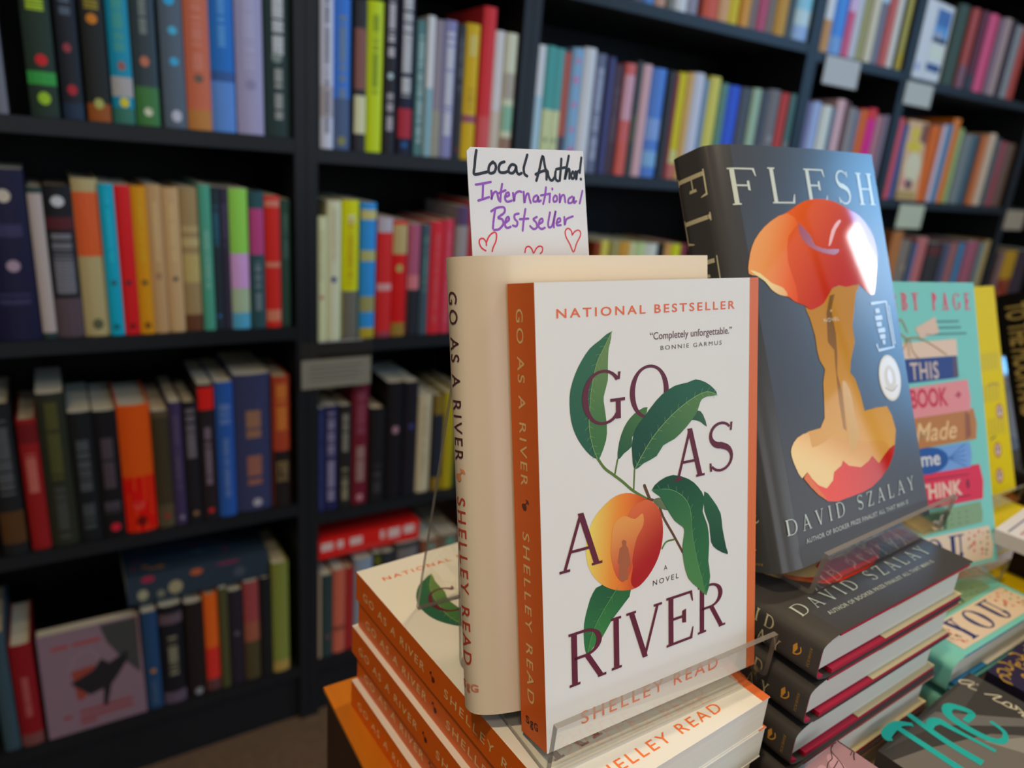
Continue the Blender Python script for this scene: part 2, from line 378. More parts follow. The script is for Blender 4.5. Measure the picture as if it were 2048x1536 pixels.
# ------------------------------------------------------------------ printed art (mm on the covers) and shelf contents (m)
ART = {
 'leaf1': [(39.4,181.4),(37.5,173.8),(36.9,166.1),(36.8,160.4),(34.4,153.5),(34.7,149.2),(35.9,140.5),(35.3,134.1),(32.0,127.3),(29.8,126.7),(26.3,128.9),(22.0,133.7),(18.7,139.1),(16.7,145.0),(16.1,152.0),(16.7,158.1),(19.4,164.7),(22.9,170.0),(27.3,174.8),(32.6,177.9)],
 'leaf1b': [(39.4,181.4),(37.5,173.8),(36.9,166.1),(36.8,160.4),(34.4,153.5),(34.7,149.2),(35.9,140.5),(35.3,134.1),(32.0,127.3),(30.2,126.6),(27.7,132.9),(26.1,141.7),(26.8,150.1),(27.8,157.7),(30.7,168.0),(35.3,175.3)],
 'leaf2': [(104.1,147.2),(101.7,150.6),(96.2,154.1),(89.7,156.0),(84.4,155.0),(76.1,154.2),(68.0,150.8),(62.0,146.2),(57.0,141.6),(52.2,137.0),(50.2,131.3),(50.1,125.4),(51.4,118.4),(56.8,120.6),(64.7,122.8),(68.8,127.2),(76.0,129.3),(83.3,133.8),(89.7,139.3),(91.8,142.9),(92.9,145.6),(97.3,147.1)],
 'leaf2b': [(104.1,147.2),(97.3,149.4),(88.6,147.6),(78.1,142.9),(69.9,137.8),(61.8,131.2),(54.9,123.2),(51.4,118.4),(56.8,120.6),(64.7,122.8),(68.8,127.2),(76.0,129.3),(83.3,133.8),(89.7,139.3),(91.8,142.9),(93.5,145.9),(97.3,147.1)],
 'leaf3': [(59.5,146.1),(54.2,145.2),(49.4,142.5),(45.6,138.5),(42.7,132.3),(41.6,124.4),(45.4,126.8),(50.1,129.4),(50.2,133.5),(57.0,140.8)],
 'leaf4': [(85.4,137.4),(90.8,141.1),(94.6,138.7),(97.3,132.4),(92.9,135.3),(88.6,136.7)],
 'leaf5': [(61.7,107.1),(66.5,110.8),(74.9,112.2),(84.8,108.7),(91.1,103.9),(95.6,97.4),(94.4,90.9),(97.7,83.5),(99.0,74.5),(98.4,64.9),(99.7,56.7),(97.1,47.6),(91.2,52.9),(84.7,59.3),(81.6,68.7),(80.9,76.5),(82.2,82.9),(81.0,85.9),(76.0,89.7),(71.2,96.3),(66.4,103.5)],
 'leaf5b': [(61.7,107.1),(72.4,105.7),(81.0,100.9),(86.0,93.5),(87.3,81.8),(89.9,69.7),(93.8,57.1),(97.1,47.6),(91.2,52.9),(84.7,59.3),(81.6,68.7),(80.9,76.5),(82.2,82.9),(81.0,85.9),(76.0,89.7),(71.2,96.3),(66.4,103.5)],
 'leaf6': [(95.6,100.7),(101.6,95.3),(107.0,87.5),(108.4,79.4),(111.2,68.9),(112.3,65.2),(104.4,69.4),(100.3,74.2),(99.0,83.3),(95.7,90.7)],
 'leaf7': [(31.9,69.0),(48.5,62.6),(43.8,56.5),(37.0,51.1),(31.4,44.5),(25.9,41.2),(22.7,38.5),(21.2,44.8),(21.4,53.6),(23.7,60.9),(26.5,66.4)],
 'leaf7b': [(40.6,65.5),(48.5,62.6),(43.8,56.5),(37.0,51.1),(31.4,44.5),(25.9,41.2),(22.7,38.5),(26.1,48.7),(32.8,57.6)],
 'leaf8': [(62.3,102.0),(66.4,102.8),(71.2,99.0),(72.0,95.6),(66.4,97.9)],
 'peach': [(49.1,108.0),(40.3,108.2),(32.6,104.4),(27.2,99.4),(23.9,92.3),(23.2,84.7),(25.2,77.3),(29.8,70.9),(36.2,66.2),(43.9,63.3),(51.9,62.7),(59.0,66.5),(65.0,73.5),(68.1,82.1),(68.1,91.3),(65.2,98.8),(59.4,103.0)],
 'peachred': [(59.4,103.0),(65.2,98.8),(68.1,91.3),(68.1,82.1),(65.0,73.5),(59.0,66.5),(51.9,62.7),(48.5,66.3),(49.8,73.3),(48.7,80.8),(50.0,89.5),(46.7,95.5),(49.0,100.4),(53.6,102.7)],
 'peachwin': [(38.9,95.3),(44.5,98.2),(51.2,95.5),(55.8,97.3),(56.3,91.8),(52.2,86.3),(49.8,78.7),(48.6,71.7),(44.0,67.4),(39.6,72.1),(37.0,81.6),(37.7,89.4)],
 'girl': [(44.3,87.3),(46.0,86.3),(46.0,84.1),(47.1,82.5),(48.6,74.4),(46.9,73.9),(46.8,68.1),(44.0,67.8),(41.2,69.4),(41.7,76.1),(40.8,77.2),(42.0,83.6),(43.7,84.4),(43.2,86.5)],
 'st1': [(30.2,127.2),(34.2,121.9),(38.7,118.4),(44.2,114.2),(50.8,108.6),(60.5,102.4)],
 'st2': [(51.4,118.4),(50.8,108.7)],
 'st3': [(41.6,124.4),(40.1,118.4)],
 'st4': [(57.2,110.1),(60.7,102.4)],
 'st5': [(59.4,103.4),(65.2,100.6),(68.7,93.0),(74.8,83.5),(81.2,73.1)],
 'st6': [(67.8,77.9),(70.5,80.6),(75.4,80.7)],
 'appletop': [(11.7,162.4),(13.3,169.5),(17.5,177.4),(24.7,184.5),(35.9,191.2),(51.1,196.3),(62.4,201.1),(73.5,203.9),(85.8,204.4),(97.9,202.8),(111.2,198.4),(121.7,194.4),(130.0,187.2),(134.6,178.9),(135.2,169.6),(131.3,159.4),(124.1,144.4),(116.9,146.4),(109.8,151.3),(103.1,151.1),(94.8,150.5),(88.7,151.8),(81.2,150.3),(76.2,146.2),(70.4,141.8),(63.8,139.8),(57.5,138.9),(53.8,141.5),(47.1,143.8),(41.0,147.4),(33.1,149.2),(27.1,152.7),(23.0,157.4),(17.2,160.9)],
 'appleleft': [(11.7,162.4),(13.3,169.5),(17.5,177.4),(24.7,184.5),(35.9,191.2),(51.0,195.8),(59.4,189.7),(48.8,182.3),(44.9,167.5),(48.3,153.4),(47.1,143.8),(41.0,147.4),(33.1,149.2),(27.1,152.7),(23.0,157.4),(17.2,160.9)],
 'applebite': [(12.8,164.2),(20.2,162.1),(28.1,156.3),(36.9,153.1),(39.8,148.4),(33.1,149.2),(27.1,152.7),(23.0,157.4),(17.2,160.9)],
 'appledent': [(59.4,189.7),(69.2,182.0),(72.1,176.2),(83.8,173.9),(94.7,173.7),(89.1,170.4),(77.1,172.2),(67.4,175.3),(60.1,181.2)],
 'applehi': [(98.0,191.4),(101.0,190.9),(94.0,185.5),(87.9,177.8),(84.3,175.9),(90.0,185.6)],
 'core': [(53.0,141.0),(57.5,138.9),(63.8,139.8),(70.4,141.8),(76.2,146.2),(81.2,150.3),(88.7,151.8),(94.8,150.5),(103.1,151.1),(109.8,151.3),(104.1,145.6),(99.7,135.9),(95.4,126.4),(95.1,116.6),(87.9,105.6),(85.6,99.0),(89.4,94.6),(92.1,86.3),(93.8,74.7),(106.1,74.9),(118.4,74.2),(122.1,68.0),(123.9,58.5),(120.4,49.8),(113.5,48.4),(99.8,41.7),(94.4,47.2),(90.3,45.0),(81.0,42.7),(69.5,45.8),(64.8,49.6),(62.5,47.1),(54.7,44.8),(52.6,40.5),(45.5,37.2),(38.7,40.4),(34.0,45.0),(30.8,49.3),(25.6,46.7),(21.8,53.7),(20.1,60.4),(21.3,64.7),(27.5,69.1),(38.4,71.0),(49.0,71.2),(54.2,76.1),(56.6,87.1),(58.4,96.4),(62.0,103.6),(58.3,109.8),(57.6,115.6),(57.9,123.8),(56.0,133.3)],
 'corelt': [(51.4,63.3),(61.4,65.4),(69.6,60.3),(76.9,62.9),(85.4,57.6),(96.9,55.7),(108.8,53.8),(113.5,48.4),(99.8,41.7),(94.4,47.2),(90.3,45.0),(81.0,42.7),(69.5,45.8),(64.8,49.6),(62.5,47.1),(54.7,44.8),(52.6,40.5),(45.5,37.2),(38.7,40.4),(34.0,45.0),(30.8,49.3),(25.6,46.7),(21.8,53.7),(20.1,60.4),(21.3,64.7),(27.5,69.1),(38.1,70.1),(38.7,61.7)],
 'coredk': [(77.7,146.1),(82.6,146.8),(76.9,137.5),(77.6,123.1),(75.7,110.8),(72.6,99.6),(74.7,89.5),(72.7,65.6),(70.1,67.9),(70.3,85.3),(71.9,102.5),(73.6,114.0),(68.7,119.1),(71.8,136.0)],
 'corehi': [(76.3,95.2),(82.6,88.5),(83.4,73.7),(84.9,61.7),(73.7,51.8),(74.0,67.3)],
 'applered': [(30.8,49.3),(34.0,45.0),(38.7,40.4),(45.5,37.2),(52.6,40.5),(54.7,44.8),(62.5,47.1),(64.8,49.6),(69.5,45.8),(81.0,42.7),(90.3,45.0),(94.4,47.2),(99.8,41.7),(106.2,45.1),(113.5,48.4),(120.4,49.8),(116.9,44.2),(109.3,37.5),(98.8,32.4),(89.1,29.4),(80.2,28.3),(66.7,28.1),(53.8,28.0),(44.9,29.9),(37.2,35.2),(31.4,41.0),(27.0,46.4)],
 'appleor': [(27.0,46.4),(30.8,49.3),(33.8,44.2),(38.2,38.7),(42.7,33.1),(44.9,29.9),(37.2,35.2),(31.4,41.0)],
 'bracket': [(119.6,138.8),(136.2,139.1),(136.8,109.7),(119.3,109.2),(118.1,112.7)],
 'brack2': [(123.9,134.3),(125.3,128.1),(126.2,114.8)],
 'sealL': [(114.0,92.5),(139.6,89.4),(130.9,105.5),(122.4,76.6)],
 'tag': [(-73.4,191.8),(-49.3,200.9),(-46.0,187.9),(-67.8,183.7)],
 'cream': [(-128.3,179.9),(-26.9,182.5),(-27.0,169.1),(-127.9,167.7)],
 'navy': [(-120.9,167.5),(-28.1,168.8),(-27.8,159.5),(-28.8,151.4),(-122.2,148.3)],
 'pink': [(-127.0,143.7),(-17.7,149.4),(-16.0,134.8),(-17.3,124.4),(-127.5,120.6)],
 'brown': [(-137.8,119.9),(-13.5,125.8),(-11.0,113.6),(-13.2,100.8),(-138.4,96.3)],
 'blue': [(-124.1,96.5),(-21.8,99.1),(-20.3,88.5),(-23.2,79.2),(-124.2,77.2)],
 'crim': [(-138.5,77.2),(-12.2,80.6),(-9.2,66.7),(-11.5,52.5),(-139.5,50.2)],
 'green': [(-131.7,47.0),(-14.9,50.5),(-13.0,41.4),(-14.7,34.0),(-131.6,30.1)],
 'flor': [(-129.8,28.4),(-6.7,30.6),(-3.6,13.1),(-7.0,0.7),(-14.0,-6.2),(-131.7,-6.5)],
}
HAND = {
 'K': [[(5.2,263.9),(4.5,260.6),(4.0,257.0),(3.5,253.5),(5.4,253.4),(7.8,254.0),(10.9,254.8)],[(13.8,259.4),(11.9,257.8),(11.2,255.4),(12.0,254.2),(14.2,254.8),(15.2,256.9),(14.7,258.7),(13.2,259.1)],[(19.9,259.8),(17.7,258.9),(16.7,256.8),(17.3,255.0),(19.7,254.9),(21.3,255.5)],[(25.8,258.6),(23.9,258.8),(22.3,257.1),(22.2,255.3),(24.1,254.9),(25.7,256.3),(26.3,258.2),(26.5,255.8),(27.6,254.6),(29.2,255.2)],[(32.7,263.8),(31.6,260.8),(30.5,257.6),(30.8,255.0),(32.3,254.0)],[(37.5,252.2),(39.3,257.1),(41.5,263.9),(42.6,259.4),(43.5,255.8),(43.4,253.1)],[(37.2,255.1),(40.6,256.6),(43.6,257.4)],[(44.2,256.9),(44.8,254.2),(46.4,252.7),(48.2,254.4),(48.9,257.1)],[(48.7,256.6),(48.8,253.6),(50.2,252.6)],[(52.5,263.3),(52.0,258.4),(51.2,252.9)],[(49.3,258.2),(54.8,259.4)],[(57.0,265.0),(55.5,259.2),(54.3,253.6),(55.8,257.5),(57.2,258.7),(57.1,254.3)],[(59.3,257.7),(58.2,256.0),(58.8,254.2),(60.2,255.3),(59.9,257.2)],[(61.0,257.8),(61.3,254.0),(62.0,257.4),(63.5,258.5)],[(64.7,264.7),(63.5,257.4)],[(64.1,254.4),(64.2,254.2)]],
 'P': [[(4.3,248.7),(8.2,249.4),(12.2,250.3)],[(8.1,249.4),(7.8,245.6),(7.5,242.5)],[(5.2,241.6),(8.2,242.5),(11.0,243.4)],[(12.3,246.3),(12.5,243.2),(12.2,242.7),(13.5,245.3),(15.1,245.9),(15.9,243.3),(16.4,242.1)],[(18.3,249.7),(17.5,246.0),(17.0,241.6)],[(16.3,245.4),(20.0,246.9)],[(19.6,243.8),(21.8,244.6),(21.6,245.9),(20.3,245.3),(19.6,243.0),(20.8,241.7),(23.3,242.3)],[(24.1,245.8),(24.6,242.1),(25.3,245.3),(27.3,246.7),(28.9,246.5)],[(30.1,246.6),(30.3,241.5),(31.4,245.0),(32.7,245.9),(33.3,243.5),(33.9,241.7)],[(37.6,245.3),(35.9,244.4),(35.5,242.5),(37.5,242.6),(38.3,244.8),(38.5,242.4),(39.8,243.0)],[(43.0,249.3),(42.2,245.0),(41.1,241.4)],[(39.9,245.4),(45.3,246.4)],[(45.2,245.6),(44.8,242.4)],[(46.7,248.9),(46.7,248.5)],[(48.3,245.7),(47.2,244.3),(47.5,242.7),(49.2,243.3),(49.3,245.2),(48.3,245.7)],[(51.0,246.4),(50.9,242.3),(52.0,245.4),(53.7,246.0),(54.3,242.7)],[(58.6,245.6),(56.5,244.4),(56.1,242.5),(58.5,242.9),(59.6,245.4),(59.6,242.6),(61.0,243.5)],[(65.0,248.7),(63.1,242.5)],[(14.1,238.1),(13.0,232.9),(12.5,229.2)],[(11.9,237.0),(15.1,238.7),(18.8,239.0),(19.0,236.7),(15.5,234.2),(17.7,233.5),(18.2,231.4),(15.9,229.0),(13.1,228.5)],[(19.5,232.0),(21.4,233.4),(21.1,234.7),(19.9,233.8),(19.1,230.9),(20.3,229.6),(22.2,230.2)],[(26.9,236.4),(24.7,235.8),(24.6,234.0),(26.1,232.4),(25.4,230.5),(23.5,230.8)],[(30.8,238.6),(29.7,233.8),(28.9,228.5)],[(27.4,233.8),(32.3,234.2)],[(37.2,235.1),(35.2,234.0),(36.8,232.4),(37.1,230.2),(35.1,229.4),(33.2,230.7)],[(38.1,231.6),(40.5,233.0),(40.2,234.4),(38.8,233.5),(38.1,230.8),(39.7,229.5),(41.7,230.1)],[(45.0,237.5),(43.8,232.6),(44.1,230.4),(46.2,231.5),(48.4,238.4),(47.2,233.2),(47.1,230.4)],[(48.6,232.4),(51.0,233.5),(50.7,234.9),(49.3,234.1),(48.9,231.6),(51.3,231.6)],[(53.5,235.5),(53.7,231.7),(54.8,234.5),(58.7,236.0)]],
 'R': [[(8.7,221.4),(8.6,222.9),(7.2,224.5),(5.4,224.2),(5.0,222.4),(6.1,220.3),(8.2,219.0)],[(8.8,222.9),(10.3,225.6),(12.8,227.4),(14.3,226.7),(13.9,223.5),(12.2,220.4),(11.7,218.7)],[(29.8,218.3),(30.5,220.5),(32.2,221.1),(33.8,219.9),(34.8,218.0),(36.4,220.2),(38.4,221.3),(40.1,220.5),(39.7,218.6),(38.7,217.8)],[(58.1,226.8),(57.5,229.0),(55.7,230.1),(54.0,228.9),(54.2,226.1),(56.6,222.3),(58.7,218.6),(60.8,222.9),(63.0,226.3),(63.2,228.5),(61.7,229.3),(59.6,228.5),(58.1,226.8)]],
}
LET = {'G': (22.7, 45.8, 141.1, 165.2), 'O': (49.1, 72.5, 140.8, 165.3), 'A1': (75.9, 95.7, 108.8, 133.0), 'S': (97.9, 115.9, 109.0, 133.6), 'A2': (9.3, 32.1, 79.3, 104.1), 'R1': (12.8, 32.7, 26.4, 51.1), 'I': (36.1, 42.8, 26.9, 51.8), 'V': (45.5, 67.2, 27.5, 51.8), 'E': (70.3, 87.9, 27.9, 52.7), 'R2': (91.2, 110.1, 28.4, 52.9)}
FLET = {'F': (9.3, 30.4, 200.8, 221.7), 'L': (40.6, 60.8, 201.5, 222.4), 'E': (72.1, 91.2, 201.5, 222.6), 'S': (102.0, 116.0, 201.5, 222.8), 'H': (124.5, 142.1, 201.4, 222)}
SCR = {'T': [[(27.0, 4.0), (26.4, -30.5), (25.9, -38.7)], [(13.0, -0.4), (16.4, 3.3), (29.6, 3.6), (37.2, -1.5)]], 'h': [[(43.4, 4.0), (40.7, -17.8), (41.5, -36.5)], [(43.5, -8.4), (48.2, -6.9), (53.6, -8.8), (54.5, -16.2), (57.6, -37.1)]], 'e': [[(67.5, -17.5), (78.4, -16.7), (75.0, -8.4), (70.4, -6.6), (65.0, -8.9), (62.9, -14.6), (62.6, -21.7), (64.1, -29.7), (67.6, -35.2), (73.0, -36.3), (78.9, -33.4), (80.9, -25.8)]], 'a': [[(109.6, -8.1), (108.9, -3.6), (104.0, -0.1), (101.5, -1.4), (105.2, -5.0), (110.0, -7.1), (102.4, -5.5), (103.1, -9.7)]], 'n': [[(104.2, -14.2), (111.1, -20.8), (103.9, -18.9), (104.4, -23.2), (108.3, -24.8), (108.5, -27.1), (104.6, -27.8), (104.2, -23.9)], [(104.6, -27.8), (106.6, -30.6), (109.9, -29.0), (107.0, -34.0)], [(104.6, -32.5), (107.8, -35.4), (103.2, -34.7), (104.8, -38.7)]]}
CARD = [(0.2, 265.2), (65.8, 268.0), (68.4, 217.6), (1.2, 218.2)]
ROWS = {
 'L1': dict(z=-0.003, gain=1.99, books=[
  ('S', -0.0469, -0.031, 0.235, '5a5a60', 'grey spine cut off by the frame edge', []),
  ('S', -0.006, 0.0264, 0.235, '1e2a20', 'dark green spine with yellow-green letters and a red motif', [('t', 0.55, 0.95, '8aa020', 0.6), ('b', 0.17, 0.24, '2c7a34'), ('d', 0.3, 'a01c20'), ('d', 0.1, '7a9a20')]),
  ('S', 0.0309, 0.0552, 0.235, '191b20', 'near-black thin spine with small red motifs', [('t', 0.55, 0.9, '4a5560', 0.5), ('d', 0.38, '7a3038'), ('d', 0.16, '8a2028'), ('b', 0, 0.09, '1c2838')]),
  ('S', 0.0599, 0.0879, 0.235, '1d1e1c', 'black spine with mustard letters and an orange foot', [('t', 0.6, 0.95, '7a6a20', 0.6), ('d', 0.55, 'a8641c'), ('b', 0, 0.1, '7a4018'), ('d', 0.1, '8a8a48')]),
  ('S', 0.0909, 0.1174, 0.235, '0f6f86', 'teal blue spine with a pale cottage foot', [('t', 0.4, 0.9, '3a8070', 0.5), ('b', 0.15, 0.26, '8a8480'), ('b', 0, 0.09, '2a5a4a'), ('d', 0.32, '7a4a40'), ('d', 0.12, 'b0a020')]),
  ('S', 0.1192, 0.1496, 0.235, '2a3336', 'charcoal spine with a red toadstool and green foot', [('t', 0.5, 0.95, '666c66', 0.3), ('d', 0.36, '9a5a44'), ('b', 0, 0.22, '33602f'), ('d', 0.08, 'a8a890')]),
  ('S', 0.1548, 0.1849, 0.235, '46505a', 'slate grey spine with bright blue splashes', [('d', 0.72, '2a8ab0'), ('d', 0.55, '3a90a8'), ('d', 0.38, '3488a8'), ('d', 0.07, '9a9aa4')]),
  ('S', 0.1862, 0.2193, 0.235, 'a4553c', 'terracotta orange spine with a dark beast', [('t', 0.35, 0.95, 'b06a58', 0.4), ('d', 0.3, '5a4a40'), ('b', 0, 0.12, '9a6430')]),
  ('S', 0.22, 0.2535, 0.235, '1f5a9a', 'blue spine with a lighter lower third', [('t', 0.5, 0.95, '4a80b0', 0.3), ('b', 0.0, 0.3, '4a70a8'), ('b', 0.3, 0.36, '2c4878')]),
  ('S', 0.2556, 0.2946, 0.235, '86809a', 'lavender spine with faint lettering', [('t', 0.4, 0.95, '9490a6', 0.4), ('d', 0.3, '74708a')]),
  ('S', 0.2968, 0.3358, 0.235, '22302f', 'dark green spine with silver white lettering', [('t', 0.5, 0.95, 'b8c4cc', 0.4), ('d', 0.48, '66706a'), ('t', 0.1, 0.42, '8a8a84', 0.3)]),
 ]),
 'L2': dict(z=-0.307, gain=2.6, books=[
  ('S', -0.0762, -0.0241, 0.235, '121024', 'thick navy spine with cream ornaments', [('d', 0.85, '8a8070'), ('d', 0.45, '74606a'), ('t', 0.62, 0.7, '2a2840', 0.7), ('t', 0.2, 0.3, '2a2840', 0.7)]),
  ('S', -0.0223, -0.0052, 0.213, '1c2a28', 'dark spine with a pale wavy stripe', [('b', 0.04, 0.96, '80746e')]),
  ('S', -0.0046, 0.0298, 0.216, '121113', 'thick black spine with big grey lettering', [('d', 0.9, '8a8a8a'), ('b', 0.72, 0.8, '3a1418'), ('t', 0.3, 0.7, '5a585c', 0.7), ('b', 0, 0.27, '3c3034')]),
  ('S', 0.0305, 0.0624, 0.227, '80724e', 'cream spine with an orange title panel', [('b', 0.52, 0.92, 'b2401c'), ('d', 0.08, '40402a')]),
  ('S', 0.063, 0.0817, 0.221, '087486', 'teal slim spine with a round mark', [('t', 0.5, 0.95, '1a8494', 0.3), ('d', 0.36, '22404a'), ('d', 0.06, '0a4450')]),
  ('S', 0.0823, 0.1027, 0.22, '9a1214', 'crimson slim spine with a round mark', [('d', 0.36, '3a1c20'), ('d', 0.06, '5a1014')]),
  ('S', 0.1033, 0.1228, 0.22, 'a06608', 'amber slim spine with a round mark', [('t', 0.5, 0.95, 'a87414', 0.3), ('d', 0.36, '4a3418'), ('d', 0.06, '54300c')]),
  ('S', 0.1234, 0.1432, 0.222, '8a6c48', 'tan slim spine left of a wider tan one', [('t', 0.5, 0.9, '9c8058', 0.3), ('d', 0.4, '74543c')]),
  ('S', 0.1446, 0.167, 0.22, '907450', 'tan wider spine with a dark oval', [('t', 0.5, 0.9, 'a08458', 0.3), ('d', 0.38, '4a4434')]),
  ('S', 0.1684, 0.1934, 0.221, '746040', 'olive brown spine with pale rules', [('b', 0.7, 0.74, '86744e'), ('b', 0.6, 0.66, '8a7a52'), ('b', 0.35, 0.55, '887848'), ('b', 0, 0.12, '4a2c1a')]),
  ('S', 0.1948, 0.2116, 0.226, '37725e', 'mint green slim spine', [('t', 0.3, 0.7, '5c8474', 0.4)]),
  ('S', 0.2124, 0.2242, 0.224, '1c2428', 'black slim spine with a blue title and lightbulb', [('t', 0.6, 0.88, '1f4a5a', 0.6), ('d', 0.1, '2a5a8a')]),
  ('S', 0.225, 0.2369, 0.223, '24202c', 'purple-black slim spine', [('t', 0.6, 0.9, '3a3448', 0.4)]),
  ('S', 0.2377, 0.266, 0.223, '8a6a78', 'pastel striped spine in green, pink and blue', [('b', 0.55, 1, '6a9a3a'), ('b', 0.3, 0.55, 'a8749a'), ('b', 0.12, 0.3, '7c8a70'), ('b', 0, 0.12, '3c7a92')]),
  ('S', 0.2675, 0.2894, 0.22, '1f3a3e', 'dark teal spine with a magenta title', [('b', 0.55, 0.88, '86305a'), ('t', 0.1, 0.5, '5c6468', 0.4)]),
  ('S', 0.291, 0.315, 0.214, 'b01c16', 'bright red spine with white bands', [('b', 0.92, 0.97, 'b85a4a'), ('b', 0.47, 0.51, 'b05c48'), ('b', 0.05, 0.14, 'a85a44')]),
  ('S', 0.3166, 0.3321, 0.209, '20362e', 'dark green slim spine against the post', [('t', 0.55, 0.9, '38504a', 0.4)]),
 ]),
 'L3': dict(z=-0.643, gain=2.59, books=[
  ('S', -0.105, -0.0744, 0.245, '121212', 'black spine with grey lettering at the frame edge', [('t', 0.4, 0.9, '3c3c3c', 0.6), ('b', 0.08, 0.3, '38220e')]),
  ('S', -0.0696, -0.0446, 0.216, '641010', 'narrow red spine with a pale title', [('t', 0.45, 0.75, '8a4a40', 0.5), ('b', 0.82, 0.97, '4a0c0e')]),
  ('S', -0.0428, -0.0068, 0.253, '1c1d14', 'dark spine with mustard lettering and a blue corner', [('t', 0.45, 0.95, '3a3818', 0.45), ('t', 0.05, 0.4, '30302c', 0.4)]),
  ('S', -0.0055, 0.0266, 0.219, '0f1010', 'black left twin with grey lettering', [('t', 0.4, 0.8, '383a3a', 0.5), ('t', 0.1, 0.3, '323434', 0.5)]),
  ('S', 0.0273, 0.0591, 0.218, '100e0f', 'black right twin with a red emblem', [('t', 0.4, 0.8, '3a3034', 0.5), ('t', 0.2, 0.3, '363034', 0.7), ('d', 0.08, '8a1420')]),
  ('S', 0.0605, 0.1063, 0.222, 'a03808', 'wide orange spine fading to red', [('b', 0.0, 0.45, '9a0a06'), ('d', 0.22, 'a03028'), ('d', 0.09, '500804')]),
  ('S', 0.1077, 0.1326, 0.208, '3a3020', 'olive brown narrow spine', [('b', 0.2, 0.95, '2a2214'), ('d', 0.1, '641c18')]),
  ('S', 0.1341, 0.152, 0.22, '2a2038', 'violet navy slim spine', [('t', 0.3, 0.9, '3e3444', 0.4), ('d', 0.06, '5a5260')]),
  ('S', 0.1536, 0.1757, 0.219, '141214', 'black spine with grey title and a cat', [('t', 0.55, 0.95, '544c50', 0.6), ('d', 0.08, '5c4430')]),
  ('S', 0.178, 0.2023, 0.246, '1a1416', 'black spine with a red top block', [('b', 0.82, 0.98, 'a01410'), ('t', 0.25, 0.7, '5c4c54', 0.4), ('d', 0.07, '8a1a1c')]),
  ('S', 0.2046, 0.2328, 0.247, '1c3c72', 'royal blue spine with pale title', [('t', 0.7, 0.85, '4a5c80', 0.6), ('t', 0.15, 0.6, '46587a', 0.3)]),
  ('S', 0.2352, 0.2956, 0.255, '262840', 'wide indigo spine with rust orange lettering', [('t', 0.55, 0.75, '7a5434', 0.4), ('t', 0.2, 0.42, '7a4a34', 0.4), ('d', 0.06, '7a7478')]),
  ('S', 0.2982, 0.3271, 0.248, '7a2c18', 'rust red spine with black lower half', [('t', 0.6, 0.95, 'a05a20', 0.6), ('b', 0, 0.44, '181210'), ('t', 0.2, 0.4, '5c4a2e', 0.7)]),
 ]),
 'L4': dict(z=-1.003, gain=1.89, books=[
  ('S', -0.1438, -0.1222, 0.228, '2a3a40', 'grey teal spine at the bottom left corner', []),
  ('S', -0.1197, -0.0892, 0.198, '6a1014', 'thick dark red hardback with cream page tops', [('t', 0.3, 0.7, '8a4440', 0.3), ('b', 0, 0.12, '5c3430')]),
  ('F', -0.0827, 0.0659, 0.195, '584448', 'face-out mauve paperback with a black bird', []),
  ('S', 0.0689, 0.0929, 0.203, '1c3450', 'blue spine with a gold disc', [('d', 0.4, '8a5a20'), ('t', 0.05, 0.3, '34465a', 0.3)]),
  ('S', 0.096, 0.1327, 0.206, '131216', 'black spine with cream lettering and mauve foot', [('b', 0.82, 0.92, '4a3c40'), ('t', 0.3, 0.7, '706a54', 0.4), ('b', 0, 0.12, '4a3c48')]),
  ('S', 0.1368, 0.1666, 0.201, '1c1614', 'brown-black spine with a white dot', [('d', 0.05, '6a6868')]),
  ('S', 0.1691, 0.193, 0.209, 'b04a14', 'flame orange spine fading to red', [('b', 0.12, 0.45, 'a8241c'), ('b', 0, 0.12, '4a2c2c')]),
  ('S', 0.1947, 0.2095, 0.216, '3c3a20', 'olive slim spine', []),
  ('S', 0.2112, 0.2351, 0.206, '1e1a20', 'dark plum spine with a grey cloud', [('d', 0.55, '4c4248')]),
  ('S', 0.2378, 0.2651, 0.216, '7a3434', 'dusty rose spine', [('b', 0.0, 0.4, '3c3420'), ('b', 0.4, 0.6, '7a4432')]),
  ('S', 0.267, 0.2865, 0.218, '161616', 'black slim spine', []),
  ('S', 0.2893, 0.3199, 0.243, '64682c', 'lime green hardback with cream page tops', [('b', 0, 0.1, '8a7038')]),
 ]),
 'M1': dict(z=-0.015, gain=2.1, books=[
  ('S', 0.3817, 0.4025, 0.236, 'a0a0aa', 'white spine with black capitals', [('t', 0.1, 0.98, '4a4a52', 0.3), ('b', 0.2, 0.4, '8c8486')]),
  ('S', 0.4042, 0.4328, 0.225, '2c5cA4', 'blue spine with a gold figure', [('t', 0.35, 0.9, '5c6a70', 0.4), ('b', 0, 0.35, '3c4a66'), ('d', 0.06, '6a6a40')]),
  ('S', 0.437, 0.4563, 0.226, '28262a', 'dark spine with rust title and cream label', [('b', 0.42, 0.82, '6c4640'), ('b', 0.12, 0.38, 'b0a884')]),
  ('S', 0.4589, 0.4863, 0.229, '9cbc0c', 'lime yellow spine with black lettering', [('t', 0.4, 0.93, '5c7012', 0.35)]),
  ('S', 0.4889, 0.5091, 0.243, '201e22', 'black spine with white lettering and a globe', [('t', 0.62, 0.97, 'a8a0a4', 0.5), ('d', 0.5, '90a0a0'), ('t', 0.15, 0.4, '9a9296', 0.5)]),
  ('S', 0.5144, 0.5395, 0.265, '1c1c2c', 'midnight spine with white capitals and red foot', [('t', 0.35, 0.98, 'b4b4c0', 0.6), ('b', 0.1, 0.28, '8a2430'), ('d', 0.06, '1c4a7a')]),
  ('S', 0.5459, 0.5624, 0.213, '44686a', 'sea green spine with white lettering', [('t', 0.1, 0.9, '8aa0a0', 0.5)]),
  ('S', 0.5624, 0.5754, 0.222, 'b8ccd4', 'ice blue slim spine', [('b', 0, 0.5, '6a8c94')]),
